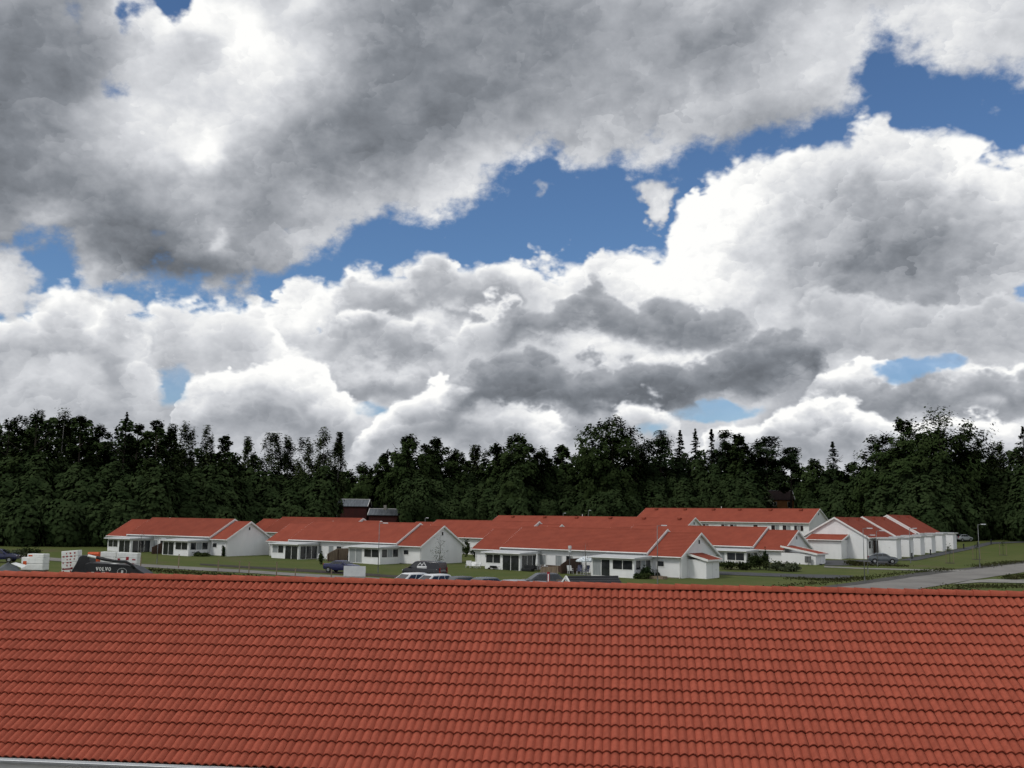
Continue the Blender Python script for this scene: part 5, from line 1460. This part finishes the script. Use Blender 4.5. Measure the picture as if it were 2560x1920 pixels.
TREES = [
 (28, 1030, 95, 188, 'broad', 'round tree top at the far left edge of the forest'), (95, 1008, 118, 186, 'broad', 'highest round crown of the left forest'), (163, 1020, 70, 190, 'birch', 'airy crown right of the highest left crown'),
 (205, 1022, 72, 189, 'broad', 'leafy crown above the printed pack, in the left forest'), (252, 1046, 80, 192, 'broad', 'lower crown in the dip of the left forest skyline'), (318, 1030, 50, 190, 'spruce', 'pointed dark tree near the right end of the left forest'),
 (348, 1040, 70, 193, 'broad', 'crown left of the last big one in the left forest'), (395, 1033, 84, 190, 'broad', 'last big crown at the right end of the left forest'), (432, 1060, 44, 205, 'birch', 'thin see-through birch just right of the left forest'),
 (470, 1053, 62, 204, 'birch', 'ragged birch above the leftmost house roof'), (521, 1063, 46, 206, 'birch', 'narrow pointed birch over the leftmost house'), (566, 1076, 64, 208, 'broad', 'dense dark crown over the right end of the leftmost house'),
 (622, 1092, 56, 222, 'birch', 'sparse birch left of the see-through group'), (682, 1083, 76, 222, 'birch', 'broad sparse birch with sky showing through'), (722, 1088, 50, 224, 'birch', 'slim birch in the middle of the see-through group'),
 (764, 1094, 70, 223, 'birch', 'leaning sparse birch of the see-through group'), (812, 1068, 82, 222, 'birch', 'tallest birch of the see-through group'), (848, 1081, 44, 221, 'birch', 'last birch before the low gap above the barn'),
 (905, 1156, 96, 275, 'broad', 'low round crown behind the barn roof'), (961, 1127, 56, 272, 'broad', 'small crown right of the barn, left of the dark oak'), (1022, 1085, 135, 268, 'dense', 'wide dark oak over the second house gable'),
 (1088, 1086, 78, 270, 'broad', 'uneven crown joined to the wide dark oak'), (1142, 1118, 80, 272, 'broad', 'lower crown between the dark oak and the rounded crowns'), (1190, 1113, 52, 274, 'birch', 'narrow crown left of the broad rounded tree'),
 (1240, 1104, 84, 272, 'broad', 'shoulder crown left of the broad rounded tree'), (1296, 1081, 128, 268, 'dense', 'broad rounded tree over the front house roof'), (1352, 1122, 70, 276, 'broad', 'low crown in the dip beside the broad rounded tree'),
 (1405, 1104, 76, 280, 'broad', 'small round crown standing alone before the massive tree'), (1452, 1130, 60, 274, 'broad', 'low crown at the foot of the massive tree'), (1532, 1034, 178, 266, 'dense', 'massive dome shaped tree, highest in the middle'),
 (1600, 1112, 60, 276, 'birch', 'small airy tree at the right flank of the massive tree'), (1651, 1077, 68, 272, 'pine', 'pine with clumped crown right of the massive tree'), (1700, 1075, 40, 274, 'spruce', 'first pointed spruce right of the clumped pine'),
 (1738, 1072, 38, 278, 'spruce', 'second pointed spruce of the close trio'), (1778, 1073, 40, 276, 'spruce', 'third pointed spruce of the close trio'), (1812, 1076, 46, 274, 'pine', 'dark pine against the dense crown over the rear roof'),
 (1846, 1076, 80, 270, 'dense', 'dense dark crown above the highest red roof'), (1915, 1092, 76, 276, 'pine', 'spreading pine with layered clumps over the ochre cottage'), (1975, 1119, 56, 278, 'pine', 'smaller pine right of the layered pine'),
 (2035, 1146, 80, 272, 'broad', 'low crown right of the ochre cottage'), (2081, 1104, 56, 268, 'spruce', 'lone pointed spruce before the giant tree'), (2128, 1150, 70, 262, 'broad', 'low crown between the lone spruce and the giant tree'),
 (2188, 1082, 120, 222, 'broad', 'left shoulder of the giant tree group at right'), (2256, 1034, 130, 218, 'dense', 'upper left crown of the giant tree at right'), (2345, 1012, 215, 217, 'broad', 'giant spreading tree, highest crown at right'),
 (2408, 1064, 96, 220, 'broad', 'drooping right hand crown of the giant tree'), (2442, 1112, 74, 226, 'broad', 'small crown in the dip right of the giant tree'), (2490, 1101, 62, 228, 'birch', 'pale sparse birch near the right edge'), (2556, 1066, 70, 215, 'spruce', 'dark spruce cut by the right edge'),
]
for x, y, w, D, kind, lb in TREES: tree(lb, x, y, w * {'broad': 1.35, 'dense': 1.3, 'birch': 1.15, 'spruce': 2.1, 'pine': 1.35}[kind], D, kind)
tree('pale bushy tree left of the ochre cottage', 1908, 1232, 74, 270, 'broad', None, 'pale_leaf', n=2200)
tree('leafless grey shrubby tree at the dark left forest foot', 158, 1275, 46, 178, 'birch', None, 'pale_leaf', n=500, size=.08)
tree('young sparse tree in front of the second house gable', 1100, 1338, 50, 126, 'birch', None, 'shrub', n=260, base=.2, size=.07)
tree('thin bare sapling rising beside the silvery parasol', 1464, 1352, 34, 116, 'birch', None, 'soil', n=200, base=.1, size=.04)
tree('thin bare sapling before the leftmost house roof', 356, 1322, 30, 140, 'birch', None, 'soil', n=200, base=.4, size=.045)

def forest():
    """the closed wood behind and below the skyline crowns: one dark mass nobody could count"""
    P = []
    sky = sorted((x, y, D) for x, y, w, D, k, lb in TREES)
    xs = np.array([s[0] for s in sky]); ys = np.array([s[1] for s in sky]); ds = np.array([s[2] for s in sky])
    order = np.argsort(xs); xs, ys, ds = xs[order], ys[order], ds[order]
    S_ = []
    for x in np.arange(-420, 3000, 22):
        x = float(x); yt = float(np.interp(x, xs, ys)); D0 = float(np.interp(x, xs, ds))
        see = 640 < x < 850
        for f, dd in ((.80, 8), (.66, -2), (.52, -7), (.34, -11)):
            if see and f > .7: f = .60
            if x < 430 and f > .7: f = .93
            D = D0 + dd + RNG.uniform(-3, 3); xx = x + RNG.uniform(-11, 11)
            if 855 < x < 985 and f > .7: f = .62
            if 820 < x < 1030: D = max(D, 276 + RNG.uniform(0, 6))          # clearings for the barn and the cottage
            if 1890 < x < 2010: D = max(D, 296 + RNG.uniform(0, 6))
            q = on_y(xx, yt, D); g = G(q.x, D); h = (q.z - g) * f * RNG.uniform(.84, 1.03)
            S_.append((q.x, D, g, h, RNG.uniform(5.0, 8.5)))
    for k in range(230):                                          # the wood goes on beyond the picture
        a = RNG.choice((-1, 1)); x = a * RNG.uniform(140, 420); y = RNG.uniform(190, 330) - abs(x) * .12
        S_.append((x, y, G(x, y), RNG.uniform(14, 22), RNG.uniform(8, 12)))
    out = []
    nrm = []
    for (x, y, g, h, w) in S_:
        n = 1150 if abs(x) < y * .56 else 380
        t = NPR.random(n); r = w / 2 * np.sqrt(np.clip(1 - ((t - .40) / .62) ** 2, .05, 1)) * (.55 + .45 * NPR.random(n)); a = NPR.random(n) * 6.283
        lob = 1 + .22 * np.sin(3 * a + 7 * t + x)
        out.append(np.stack([x + r * lob * np.cos(a), y + r * lob * np.sin(a), g + h * (.02 + .98 * t)], 1))
        nrm.append(np.stack([np.cos(a), np.sin(a), 1.6 * t - .3], 1))
    nrm = np.concatenate(nrm); nrm /= np.linalg.norm(nrm, axis=1)[:, None]
    me = leaf_mesh('forest', np.concatenate(out), nrm, .46)
    tag(put('forest', me, M['forest']), 'dark closed wood behind the houses', 'forest', kind='stuff')
forest()
